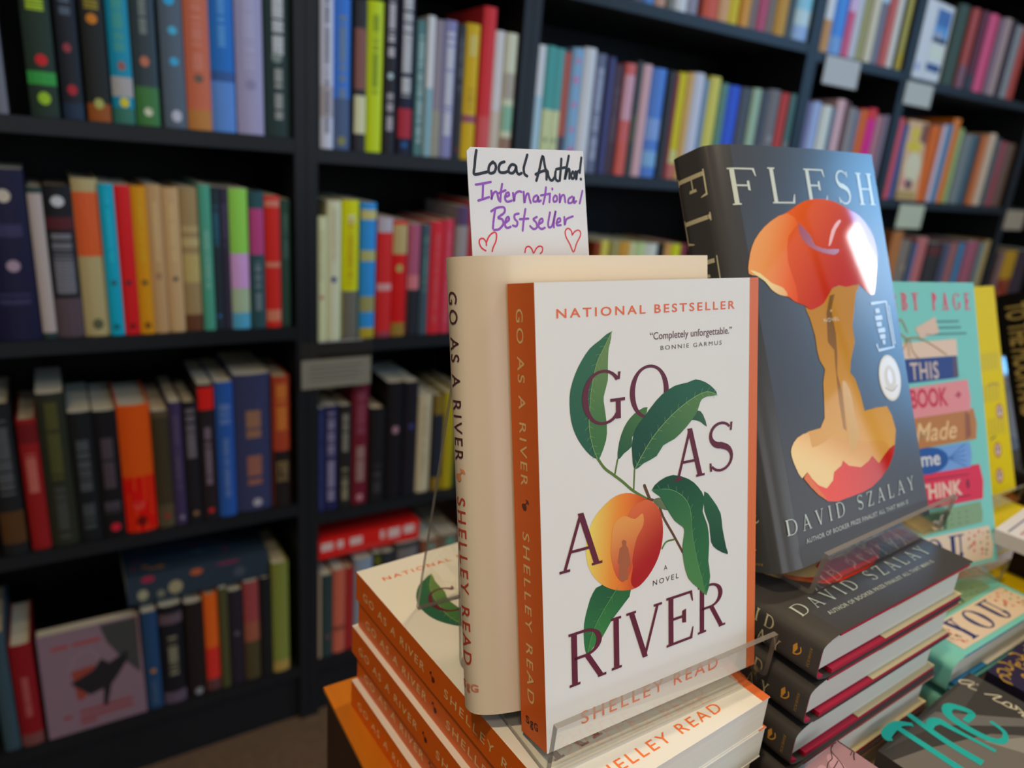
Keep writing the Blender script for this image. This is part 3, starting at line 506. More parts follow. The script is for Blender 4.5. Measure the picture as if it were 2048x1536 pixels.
  ('S', 0.5763, 0.5942, 0.219, '72686e', 'mauve grey slim spine', [('b', 0, 0.35, '7c7868')]),
  ('S', 0.5961, 0.6191, 0.221, '6c6a8c', 'lavender spine with bold white capitals', [('t', 0.15, 0.93, 'd0d0dc', 0.6)]),
  ('S', 0.62, 0.6346, 0.218, '26282c', 'charcoal slim spine with grey lettering', [('t', 0.5, 0.92, '50545a', 0.4), ('d', 0.07, '6a1c28')]),
  ('S', 0.6376, 0.6643, 0.223, 'bc8a14', 'golden yellow spine with a violet band', [('b', 0.28, 0.34, '7c4450'), ('t', 0.75, 0.93, 'c0a060', 0.5), ('t', 0.38, 0.55, '947420', 0.4)]),
  ('S', 0.6693, 0.6947, 0.254, 'b4282c', 'tall red spine standing above its neighbours', [('b', 0.0, 0.3, 'b84444')]),
  ('S', 0.6957, 0.7153, 0.22, 'b0a6a4', 'pale pinkish beige spine', [('b', 0, 0.4, 'a4988a')]),
  ('S', 0.7164, 0.7395, 0.219, 'a8b090', 'pale green spine with a village scene', [('b', 0.72, 1, 'b4bc94'), ('b', 0.5, 0.7, '8c8478'), ('b', 0.25, 0.45, '70947e'), ('b', 0, 0.2, '7c6050')]),
 ]),
 'M2': dict(z=-0.337, gain=2.8, books=[
  ('S', 0.3731, 0.3921, 0.214, 'a49c74', 'short cream spine with a red mark', [('d', 0.36, '7a2024'), ('t', 0.5, 0.9, '8c8660', 0.3)]),
  ('S', 0.3938, 0.4176, 0.24, 'a89c7c', 'tall cream spine with a blue oval', [('d', 0.45, '1c2c54'), ('t', 0.55, 0.95, '8c8468', 0.3)]),
  ('S', 0.4212, 0.4501, 0.242, 'ca9a06', 'yellow spine with a grey foot', [('b', 0, 0.36, '4c4840'), ('t', 0.4, 0.9, '8a7010', 0.35), ('d', 0.87, 'b09470')]),
  ('S', 0.4538, 0.4816, 0.239, '2064a4', 'bright blue spine with mustard bands', [('b', 0.88, 0.95, '8c8450'), ('b', 0.58, 0.66, '7c7c4c'), ('b', 0.2, 0.32, '6c6a40'), ('b', 0, 0.08, '80701c')]),
  ('S', 0.4845, 0.5121, 0.215, 'a01c1c', 'red spine with a white top and label', [('b', 0.88, 1, '807a80'), ('b', 0.4, 0.46, '9c6c6c'), ('b', 0, 0.05, '6c2c34')]),
  ('S', 0.514, 0.5414, 0.21, 'a81010', 'scarlet spine with a gold title panel', [('b', 0.72, 0.97, '84744c'), ('d', 0.6, '7c7440'), ('b', 0, 0.12, '6c5420')]),
  ('S', 0.5443, 0.5673, 0.205, '7c3c50', 'plum pink spine over a black foot', [('b', 0.0, 0.42, '1c1c20'), ('b', 0.42, 0.55, '9c5458')]),
  ('S', 0.5693, 0.5856, 0.205, '2c3c44', 'dark teal slim spine', [('t', 0.4, 0.9, '4c6a60', 0.3)]),
  ('S', 0.5876, 0.6145, 0.211, 'ac1c24', 'red spine with faint lettering', [('t', 0.1, 0.9, 'b03c3c', 0.3)]),
  ('S', 0.6156, 0.6335, 0.215, 'b42838', 'rose red slim spine', [('t', 0.1, 0.9, 'bc4450', 0.4)]),
  ('S', 0.6367, 0.6614, 0.24, '6c6462', 'grey spine with a violet top', [('b', 0.85, 1, '3c2c44')]),
  ('S', 0.6625, 0.6833, 0.25, '7c1c1c', 'dark red spine behind the handwritten card', []),
 ]),
 'M3': dict(z=-0.67, gain=2.21, books=[
  ('S', 0.3696, 0.3881, 0.208, '1c2244', 'navy blue slim spine', [('t', 0.05, 0.95, '30365c', 0.3)]),
  ('S', 0.3891, 0.4156, 0.209, '1c1c3c', 'midnight blue spine with white capitals', [('t', 0.08, 0.95, '746c80', 0.5)]),
  ('S', 0.4175, 0.4398, 0.208, '1c1a18', 'black spine with cream capitals', [('t', 0.55, 0.95, '6c685c', 0.5), ('t', 0.08, 0.4, '746c54', 0.5)]),
  ('S', 0.4437, 0.4756, 0.244, '541420', 'maroon spine with pale capitals', [('t', 0.6, 0.95, '6c3440', 0.5), ('t', 0.2, 0.5, '7c645c', 0.5), ('d', 0.06, '8c5c60')]),
  ('S', 0.4776, 0.5072, 0.196, '151314', 'short black spine under cream page tops', [('t', 0.1, 0.45, '302c2e', 0.5)]),
  ('S', 0.5134, 0.5461, 0.242, '141214', 'tall black spine with a pink spark', [('d', 0.6, '7c5c64')]),
  ('S', 0.5482, 0.5764, 0.24, '151318', 'tall black spine with a violet glimmer', [('d', 0.62, '2c2c54')]),
  ('S', 0.5786, 0.6085, 0.209, '988c70', 'cream spine with faint lettering', [('t', 0.2, 0.9, '8a7c60', 0.3)]),
  ('S', 0.6108, 0.6335, 0.208, '1c2028', 'black spine with a mustard top and foot', [('b', 0.8, 1, '64501c'), ('b', 0, 0.14, '6c5418')]),
  ('S', 0.6346, 0.6577, 0.211, '8c7c10', 'bright yellow slim spine', []),
  ('S', 0.6589, 0.6861, 0.213, '1c2c1c', 'dark green spine behind the acrylic easel', [('d', 0.5, '34502c')]),
 ]),
 'M4': dict(z=-1.0, gain=2.7, books=[
  ('S', 0.3618, 0.3826, 0.196, '74604c', 'cream pink spine against the post', []),
  ('S', 0.3846, 0.4058, 0.19, '1c2826', 'dark green spine with a pink mark', [('d', 0.25, '4c3034')]),
  ('S', 0.4078, 0.4326, 0.194, '844030', 'salmon spine with a dark band', [('b', 0.27, 0.33, '5c2c20')]),
  ('S', 0.4337, 0.4505, 0.192, '6c1818', 'dark red slim spine', []),
  ('S', 0.4526, 0.4893, 0.206, '5c6670', 'pale blue grey spine behind the paperback stack', []),
  ('S', 0.4915, 0.5092, 0.21, '2c2c10', 'black spine with a yellow flash', [('d', 0.92, '6c6c10')]),
  ('S', 0.5114, 0.5362, 0.208, '202224', 'charcoal spine under the red book', []),
  ('S', 0.5384, 0.592, 0.221, '28282a', 'wide black spine with grey letters', [('t', 0.8, 0.97, '5a5450', 0.8)]),
  ('S', 0.5968, 0.6381, 0.215, '5c3424', 'brown spine with a teal flower', [('d', 0.93, '2c5c54')]),
  ('S', 0.6405, 0.6884, 0.216, '4c4034', 'taupe spine with teal and red shapes', [('d', 0.93, '2c6c5c'), ('d', 0.8, '6c2420')]),
 ]),
 'B0': dict(z=0.301, gain=1.82, books=[
  ('S', 0.9943, 1.02, 0.21, '5a5660', 'grey spine next to a blue one', []),
  ('S', 1.0226, 1.0476, 0.21, '4a74a8', 'small blue spine', []),
  ('S', 1.0515, 1.0784, 0.21, 'a8806c', 'peach tan spine', []),
  ('S', 1.0838, 1.1031, 0.21, '6a6a62', 'grey olive slim spine', []),
  ('S', 1.1031, 1.1338, 0.21, 'c0bcb4', 'white spine', []),
  ('S', 1.1366, 1.1681, 0.21, '7c7884', 'lavender grey spine', []),
  ('S', 1.1827, 1.2242, 0.21, 'c0503f', 'coral red spine after the gap', []),
  ('S', 1.2273, 1.2578, 0.21, 'bc8860', 'peach spine right of the coral one', []),
  ('S', 1.2593, 1.2905, 0.21, 'c4a028', 'yellow spine', []),
  ('S', 1.2921, 1.3192, 0.21, 'b88038', 'amber spine', []),
  ('S', 1.3208, 1.3451, 0.21, '6c605c', 'taupe slim spine', []),
  ('S', 1.3468, 1.3766, 0.21, '9c445c', 'raspberry spine', []),
  ('S', 1.3782, 1.4018, 0.21, '6c6058', 'brown grey slim spine', []),
  ('S', 1.4035, 1.4414, 0.21, 'a87c34', 'ochre spine with grey top', [('b', 0.5, 1, '7c686a')]),
  ('S', 1.4432, 1.4661, 0.21, '3c4446', 'dark grey slim spine', []),
  ('S', 1.4696, 1.5535, 0.21, 'a4b8d8', 'wide pale blue glossy spine', [('b', 0.3, 0.6, '70a8c0'), ('b', 0.0, 0.15, '7c94c0')]),
 ]),
 'B1': dict(z=-0.0225, gain=2.03, books=[
  ('S', 0.7796, 0.8031, 0.217, 'b8b8bc', 'white spine with a blue lower half', [('b', 0.0, 0.6, '8ca4b8')]),
  ('S', 0.8042, 0.8247, 0.218, '40807c', 'teal over cream spine, left of two alike', [('b', 0, 0.5, 'a8ac80'), ('d', 0.25, '687050')]),
  ('S', 0.8258, 0.8466, 0.217, '40807c', 'teal over cream spine, right of two alike', [('b', 0, 0.5, 'a8ac80'), ('d', 0.25, '687050')]),
  ('S', 0.8478, 0.8631, 0.213, '94483c', 'brick red slim spine', [('b', 0, 0.3, '3c3c48')]),
  ('S', 0.8643, 0.8893, 0.223, '6c8ca4', 'blue grey spine with pink dots', [('d', 0.9, 'a4688c'), ('d', 0.75, 'a4688c'), ('d', 0.55, 'a4688c'), ('d', 0.35, 'a4688c'), ('d', 0.18, 'b05080')]),
  ('S', 0.8905, 0.9185, 0.227, 'bcbab0', 'cream white spine', []),
  ('S', 0.9222, 0.9495, 0.221, '54586c', 'grey navy spine with white capitals', [('t', 0.1, 0.9, '8c90a0', 0.5)]),
  ('S', 0.9508, 0.9673, 0.218, '34365c', 'navy slim spine', []),
  ('S', 0.9698, 0.9929, 0.208, '3c2a30', 'dark maroon spine', [('t', 0.3, 0.8, '54424a', 0.4)]),
  ('S', 0.9955, 1.0218, 0.213, 'e0504c', 'coral pink spine', [('b', 0.5, 0.9, 'c88088'), ('b', 0, 0.3, 'd84c40')]),
  ('S', 1.0231, 1.0404, 0.22, '34383a', 'charcoal slim spine', [('b', 0.3, 0.55, '44463a')]),
  ('S', 1.0417, 1.0661, 0.217, 'b8898a', 'pale pink spine', []),
  ('S', 1.0702, 1.109, 0.214, '4468a4', 'cornflower blue spine with pale panels', [('b', 0.35, 0.55, '6c84b4'), ('b', 0.1, 0.25, '6c90bc')]),
  ('S', 1.1132, 1.1288, 0.213, '2c2e30', 'black slim spine', []),
  ('S', 1.1302, 1.1402, 0.21, '6c2830', 'maroon slim spine', []),
  ('S', 1.1416, 1.1662, 0.214, 'c4a018', 'yellow spine with a pale foot', [('b', 0.15, 0.28, 'c8a868'), ('b', 0, 0.15, 'a0584c')]),
  ('S', 1.1677, 1.1853, 0.217, 'b88850', 'peach orange spine', []),
  ('S', 1.1868, 1.2167, 0.219, 'a4a4b0', 'white lilac spine', []),
  ('S', 1.2182, 1.2349, 0.209, '5c7084', 'slate blue slim spine', []),
  ('S', 1.2364, 1.2689, 0.218, 'c4a44c', 'soft gold spine', [('b', 0, 0.3, 'c08c48')]),
  ('S', 1.2704, 1.294, 0.208, '4c6c5c', 'grey green spine', [('b', 0, 0.35, '7c7468')]),
  ('S', 1.2956, 1.3342, 0.207, '2a48a4', 'royal blue spine', [('b', 0.1, 0.3, '1848a8')]),
  ('S', 1.3358, 1.3704, 0.207, '3e4046', 'dark grey spine', []),
  ('S', 1.372, 1.4006, 0.209, '80947a', 'sage green spine', []),
  ('S', 1.4023, 1.4297, 0.208, '3c4048', 'charcoal blue spine', [('d', 0.4, '6a5c50')]),
  ('S', 1.4314, 1.4734, 0.214, '605c5c', 'warm grey spine', [('d', 0.5, '747a7c')]),
  ('S', 1.4752, 1.502, 0.211, '9c3430', 'brick red spine near the post', []),
  ('S', 1.5038, 1.5329, 0.211, '646a68', 'grey spine with teal top', [('b', 0.5, 1, '40605c')]),
 ]),
 'B2': dict(z=-0.34, gain=2.24, books=[
  ('S', 0.9682, 0.9858, 0.18, '6c2c10', 'dark red slim spine', []),
  ('S', 0.9871, 1.0105, 0.183, 'b09c40', 'yellow spine', []),
  ('S', 1.0118, 1.0342, 0.183, '7c7448', 'olive spine', []),
  ('S', 1.037, 1.0669, 0.182, 'a07428', 'amber orange spine', []),
  ('S', 1.0683, 1.0828, 0.18, 'b0a078', 'cream slim spine', []),
  ('S', 1.0857, 1.1137, 0.179, '94a06c', 'sage green spine', []),
  ('S', 1.1152, 1.1528, 0.177, 'b0a898', 'off-white spine', []),
  ('S', 1.1543, 1.1696, 0.176, '201c18', 'black slim spine', []),
  ('S', 1.1712, 1.1898, 0.178, 'b87840', 'orange spine', []),
  ('S', 1.1913, 1.2181, 0.177, 'b8a810', 'lemon yellow spine', []),
  ('S', 1.2197, 1.2405, 0.177, '6c3034', 'maroon spine', []),
 ]),
 'C0': dict(z=0.289, gain=1.8, books=[
  ('S', 1.5686, 1.6031, 0.2, 'c0bcc8', 'white spine with an ochre foot', [('b', 0, 0.35, 'a87840')]),
  ('S', 1.6068, 1.6552, 0.2, '3c74b4', 'blue spine', [('b', 0, 0.2, '6488b0')]),
  ('S', 1.6571, 1.6857, 0.2, 'b4506c', 'raspberry pink spine', [('b', 0.5, 1, 'b89cc4')]),
  ('S', 1.6876, 1.7167, 0.2, 'a8a8ac', 'white grey spine', []),
  ('S', 1.7187, 1.7423, 0.2, '8c8858', 'olive slim spine', []),
  ('S', 1.7443, 1.7743, 0.2, 'b4ac94', 'cream spine', []),
  ('S', 1.7803, 1.813, 0.2, '64606a', 'plum grey spine', [('b', 0.7, 1, '94acc4')]),
  ('S', 1.815, 1.8462, 0.2, 'a84c44', 'red spine', []),
  ('S', 1.8483, 1.8736, 0.2, 'b8b0a4', 'off-white slim spine', []),
  ('S', 1.8758, 1.8886, 0.2, '2c2a14', 'black slim spine', []),
  ('S', 1.8907, 1.921, 0.2, '94883a', 'mustard yellow spine', [('b', 0, 0.2, 'a08818')]),
 ]),
 'C1': dict(z=-0.025, gain=2.56, books=[
  ('S', 1.5662, 1.5943, 0.203, '54506a', 'purple grey spine', []),
  ('S', 1.5962, 1.6267, 0.207, '74809a', 'powder blue spine', []),
  ('S', 1.6325, 1.6716, 0.202, 'a8a890', 'cream spine', [('b', 0, 0.2, 'a85c4c')]),
  ('S', 1.6736, 1.6875, 0.201, '3c5060', 'slate slim spine', []),
  ('S', 1.6894, 1.7237, 0.222, 'a07c7c', 'dusty pink spine', []),
  ('S', 1.7257, 1.74, 0.219, '4c3434', 'dark brown slim spine', []),
  ('S', 1.742, 1.7689, 0.208, '6a6462', 'warm grey spine', []),
  ('S', 1.771, 1.7857, 0.203, '505a68', 'blue grey slim spine', []),
  ('S', 1.7878, 1.8217, 0.208, 'ac4818', 'burnt orange spine', []),
  ('S', 1.8239, 1.8607, 0.214, 'd8065c', 'magenta spine', [('b', 0.88, 1, 'b81c1c')]),
  ('S', 1.8629, 1.896, 0.201, '7c5458', 'mauve spine', []),
  ('S', 1.8983, 1.9275, 0.204, '645c68', 'grey violet spine', []),
 ]),
 'D0': dict(z=0.28, gain=1.82, books=[
  ('A', 1.9629, 2.1253, 0.191, 'b4b0b0', 'white album with blue photo panels turned face out', []),
  ('S', 2.1277, 2.1817, 0.203, '344034', 'dark olive spine', []),
  ('S', 2.1941, 2.2371, 0.203, '8c3428', 'rust red spine', [('b', 0, 0.3, '64444c')]),
  ('S', 2.2396, 2.2783, 0.203, '2c2e34', 'charcoal spine', [('b', 0.2, 1, '54202c')]),
  ('S', 2.2888, 2.3391, 0.204, 'b03a58', 'hot pink spine', []),
  ('S', 2.3417, 2.3742, 0.201, '6c545c', 'mauve slim spine', []),
  ('S', 2.3769, 2.4182, 0.207, '8c746c', 'tan pink spine', []),
  ('S', 2.421, 2.4462, 0.205, '34242a', 'dark maroon slim spine', []),
  ('S', 2.449, 2.4888, 0.199, '70706c', 'grey spine', []),
  ('S', 2.4917, 2.5352, 0.201, '8c3020', 'rust spine at the frame edge', []),
 ]),
 'D1': dict(z=-0.033, gain=2.25, books=[
  ('S', 1.9498, 1.992, 0.212, 'a03c44', 'red pink spine', []),
  ('S', 1.9944, 2.0206, 0.198, '2c4064', 'navy slim spine', []),
  ('F', 2.0255, 2.1269, 0.212, 'a87c5c', 'face-out paperback with a yellow and pink picture cover', []),
  ('S', 2.1345, 2.1834, 0.208, 'bc4a04', 'deep orange spine', []),
  ('S', 2.186, 2.207, 0.214, 'a08c90', 'pale pink slim spine', []),
  ('S', 2.2097, 2.2363, 0.217, '2c5c74', 'blue slim spine', []),
  ('S', 2.2389, 2.2795, 0.236, 'b05814', 'tall bright orange spine', []),
  ('S', 2.2823, 2.307, 0.212, '74804c', 'lime slim spine', []),
  ('S', 2.3098, 2.3603, 0.199, '585a56', 'grey spine', []),
  ('S', 2.3631, 2.409, 0.2, '2c3c40', 'dark teal spine', []),
  ('S', 2.4149, 2.453, 0.204, '944c1c', 'orange brown spine', []),
  ('S', 2.456, 2.4979, 0.213, '988068', 'beige pink spine', []),
  ('S', 2.5009, 2.5345, 0.202, '3c3e3a', 'charcoal spine', []),
  ('S', 2.5376, 2.5779, 0.196, '6c2c2c', 'dark red spine', []),
  ('S', 2.5842, 2.635, 0.194, '4c3424', 'brown spine', []),
  ('S', 2.6382, 2.6805, 0.192, '2c201c', 'dark brown spine', []),
 ]),
 'D2': dict(z=-0.35, gain=2.16, books=[
  ('S', 2.0615, 2.116, 0.23, '8c5428', 'amber orange spine', [('b', 0, 0.4, '7c3c34')]),
  ('S', 2.1212, 2.1774, 0.203, '64584c', 'taupe spine', [('d', 0.6, '8c7454')]),
  ('S', 2.1801, 2.2047, 0.197, '3c4860', 'blue grey slim spine', []),
  ('S', 2.2074, 2.266, 0.213, '94504a', 'salmon pink spine', []),
  ('S', 2.2716, 2.3467, 0.198, '2a2420', 'wide black spine', [('b', 0.8, 0.95, '4c201c')]),
  ('S', 2.3585, 2.4002, 0.196, '3a3c4a', 'navy grey spine', []),
  ('S', 2.4032, 2.449, 0.199, '7c4840', 'brick spine', []),
  ('S', 2.4521, 2.4894, 0.198, '345c74', 'steel blue spine', []),
  ('S', 2.4988, 2.5725, 0.205, '7c4048', 'rose red spine', []),
  ('S', 2.5758, 2.602, 0.2, '54605c', 'green grey slim spine', []),
  ('S', 2.6053, 2.6724, 0.209, '80683e', 'tan spine', []),
 ]),
 'F2': dict(z=-0.35, gain=2.16, books=[
  ('S', 2.7241, 2.7591, 0.17, '5c4440', 'brown slim spine', []),
  ('S', 2.7662, 2.8528, 0.175, '8c6410', 'golden spine with a dark red foot', [('b', 0, 0.45, '641c14')]),
  ('S', 2.8602, 2.9504, 0.178, '2c2024', 'dark plum spine at the frame edge', []),
 ]),
}

# ================================================================== ROOM
FLOOR = -1.13; WALL_Y = 1.19
def wall(name, x0, x1, y0, y1, z0, z1, m):
    b = MB(); b.box(x0, x1, y0, y1, z0, z1, m); o = struct(b.build(name)); return o
M_plaster = mat('b9b4aa', .9, .1, noise=.04, scale=8)
M_ceil = mat('c4c0b8', .95, .1)
M_floor = mat('6a5442', .8, .15, noise=.35, scale=60)
wall('floor', -2.0, 3.7, -3.1, 1.6, FLOOR-.05, FLOOR, M_floor)
wall('ceiling', -2.0, 3.7, -3.1, 1.6, 1.75, 1.8, M_ceil)
wall('wall_back', -2.0, 3.7, 1.50, 1.6, FLOOR, 1.75, M_plaster)
wall('wall_left', -2.1, -2.0, -3.1, 1.6, FLOOR, 1.75, M_plaster)
M_dark = mat('16181b', .45, .35)
def holed(name, axis, a, th, lo, hi, ho, m):
    """wall in a plane with one rectangular opening: lo/hi = (u0,u1) span, ho=(u0,u1,z0,z1)"""
    b = MB()
    for (u0, u1, z0, z1) in ((lo, ho[0], FLOOR, 1.75), (ho[1], hi, FLOOR, 1.75), (ho[0], ho[1], FLOOR, ho[2]), (ho[0], ho[1], ho[3], 1.75)):
        if u1-u0 < 1e-4 or z1-z0 < 1e-4: continue
        if axis == 'x': b.box(a, a+th, u0, u1, z0, z1, m)
        else: b.box(u0, u1, a, a+th, z0, z1, m)
    return struct(b.build(name))
holed('wall_right', 'x', 3.60, .08, -3.1, 1.5, (-2.75, -.45, -.55, 1.68), M_plaster)
b = MB()
for (u0, u1, z0, z1) in ((-2.0, -.55, FLOOR, 1.75), (.95, 1.7, FLOOR, 1.75), (3.3, 3.6, FLOOR, 1.75), (-.55, .95, FLOOR, -1.0), (-.55, .95, 1.05, 1.75), (1.7, 3.3, FLOOR, -.45), (1.7, 3.3, 1.05, 1.75)):
    b.box(u0, u1, -3.05, -2.97, z0, z1, M_plaster)
struct(b.build('wall_front'))
def frame(name, axis, a, u0, u1, z0, z1, nb):
    b = MB(); w = .05
    def bar(p0, p1, q0, q1):
        if axis == 'x': b.box(a, a+.06, p0, p1, q0, q1, M_dark)
        else: b.box(p0, p1, a, a+.06, q0, q1, M_dark)
    bar(u0, u0+w, z0, z1); bar(u1-w, u1, z0, z1); bar(u0+w, u1-w, z0, z0+w); bar(u0+w, u1-w, z1-w, z1)
    for k in range(1, nb): p = u0+(u1-u0)*k/nb; bar(p-.02, p+.02, z0+w, z1-w)
    return struct(b.build(name))
frame('window_1', 'x', 3.61, -2.75, -.45, -.55, 1.68, 2)
frame('added_window', 'y', -3.04, 1.7, 3.3, -.45, 1.05, 2)  # unseen opening made up to carry the added shelf fill
frame('added_door', 'y', -3.04, -.55, .95, -1.0, 1.05, 2)  # unseen opening made up to carry the added cover fill

# ================================================================== BOOKCASES
M_case = mat('17191c', .5, .35, noise=.12, scale=14)
M_caseback = mat('0d0e10', .7, .2)
UNITS = dict(
    L=(-.452, .356, (.60, .305, -.003, -.307, -.643, -1.003)),
    M=(.357, .7625, (.60, .30, -.015, -.337, -.670, -1.0)),
    B=(.7635, 1.5415, (.60, .301, -.0225, -.34, -.67, -1.0)),
    C=(1.5425, 1.9325, (.60, .289, -.025, -.345, -.67, -1.0)),
    D=(1.9335, 2.6595, (.60, .28, -.033, -.35, -.68, -1.0)),
    F=(2.6605, 3.0665, (.60, .28, -.033, -.35, -.68, -1.0)))
ULAB = dict(L='wide black bookcase at the left side of the photo', M='narrow black bookcase between the two wide ones, left of centre',
    B='wide black bookcase behind the two easels, centre', C='narrow black bookcase right of centre with a white shelf tag',
    D='wide black bookcase at right with two cream shelf tags', F='dark bookcase at the right edge of the frame')
PT = .018
for k, (x0, x1, zs) in UNITS.items():
    t = thing('bookcase', ULAB[k], 'bookcase', ((x0+x1)/2, WALL_Y, FLOOR), group='black bookcases along the wall')
    xo, zo = (x0+x1)/2, FLOOR
    def part(name, a, b_, c, d, e, f, m=M_case):
        q = MB(); q.box(a-xo, b_-xo, c-WALL_Y, d-WALL_Y, e-zo, f-zo, m); return q.build(name, t)
    part('side_panel', x0, x0+PT, WALL_Y, WALL_Y+.28, FLOOR, .89); part('side_panel', x1-PT, x1, WALL_Y, WALL_Y+.28, FLOOR, .89)
    part('back_panel', x0+PT, x1-PT, WALL_Y+.272, WALL_Y+.28, FLOOR, .872, M_caseback)
    part('top_panel', x0+PT, x1-PT, WALL_Y, WALL_Y+.272, .872, .89)
    for z in zs: part('shelf', x0+PT, x1-PT, WALL_Y+.001, WALL_Y+.272, z-.022, z)
    part('plinth', x0+PT, x1-PT, WALL_Y+.012, WALL_Y+.03, FLOOR, zs[-1]-.022)

# ---------------- books on the shelves
ROWN = dict(L1=('top row', 'left bookcase'), L2=('second row', 'left bookcase'), L3=('third row', 'left bookcase'), L4=('bottom row', 'left bookcase'),
    M1=('top row', 'narrow left bookcase'), M2=('second row', 'narrow left bookcase'), M3=('third row', 'narrow left bookcase'), M4=('bottom row', 'narrow left bookcase'),
    B0=('highest row', 'middle bookcase'), B1=('second row', 'middle bookcase'), B2=('third row', 'middle bookcase'),
    C0=('highest row', 'narrow right bookcase'), C1=('second row', 'narrow right bookcase'),
    D0=('highest row', 'far right bookcase'), D1=('second row', 'far right bookcase'), D2=('third row', 'far right bookcase'), F2=('third row', 'edge bookcase'))
LABELS = set()
def shelf_label(desc, row):
    d = desc.replace('spine', 'book spine', 1) if 'spine' in desc else desc
    r = ' '.join(ROWN[row]) if len(d.split()) > 10 else '%s of the %s' % ROWN[row]
    s = d + ', ' + r
    assert s not in LABELS, s
    LABELS.add(s)
    return s
def spine_book(X0, X1, H, col, acc, z, label, group, gain, depth, hard, rough):
    w = X1-X0; bul = min(.006, w*.14)
    t = thing('shelf_book', label, 'book', (X0, SPINE_Y+R0.uniform(0, .006), z+.0006), group=group)
    cov = mat(col, rough, .2, gain)
    b = MB(); n = 6; th = .0022 if hard else .0006; over = .003 if hard else 0.0
    sx = [w*k/n for k in range(n+1)]
    f = lambda x: -bul*(1-((x-w/2)/(w/2))**2)+bul
    line = [(w, depth)]+[(x, f(x)) for x in reversed(sx)]+[(0, depth)]
    line = list(reversed(line))
    # outer skin runs front board -> spine -> back board with thickness inwards
    line = [(p[0], p[1]) for p in line]
    b.sheet(line, 0, H, -th if False else th, cov)
    # spine print
    def S(u, v, l): x = u/1000; return (x, f(x)-l-.0002, v/1000)
    P = Print(b, S, step=max(4., w*1000/4), gain=gain, kw=dict(rough=rough, spec=.2)); W, HH = w*1000, H*1000
    for a in acc:
        if a[0] == 'b': P.rect(.3, W-.3, a[1]*HH+.2, a[2]*HH-.2, a[3], 1)
        elif a[0] == 'd': r_ = min(W*R0.uniform(.18, .24), 8); P.ellipse(W/2+R0.uniform(-.06, .06)*W, max(a[1]*HH, r_*1.3+2), r_, r_*R0.uniform(.9, 1.25), a[2], 2)
        elif a[0] == 't':
            # blurred, unreadable lettering: a run of short printed dashes
            lo, hi, cw = a[1]*HH, a[2]*HH, W*a[4]; p = lo
            while p < hi-2:
                ln = min(hi-p, R0.choice((2.2, 3.0, 3.6, 4.4)))
                if R0.random() < .84: P.rect(W/2-cw/2, W/2+cw/2, p, p+ln*.72, a[3], 3)
                p += ln
    b.build('cover', t)
    q = MB(); q.box(th+.0004, w-th-.0004, bul+.003, depth-(.004 if hard else .0006), over, H-over, PGS); q.build('page_block', t)
    return t
SPINE_Y = WALL_Y+.004
PGS = pages_mat('c9c0aa', axis=0)
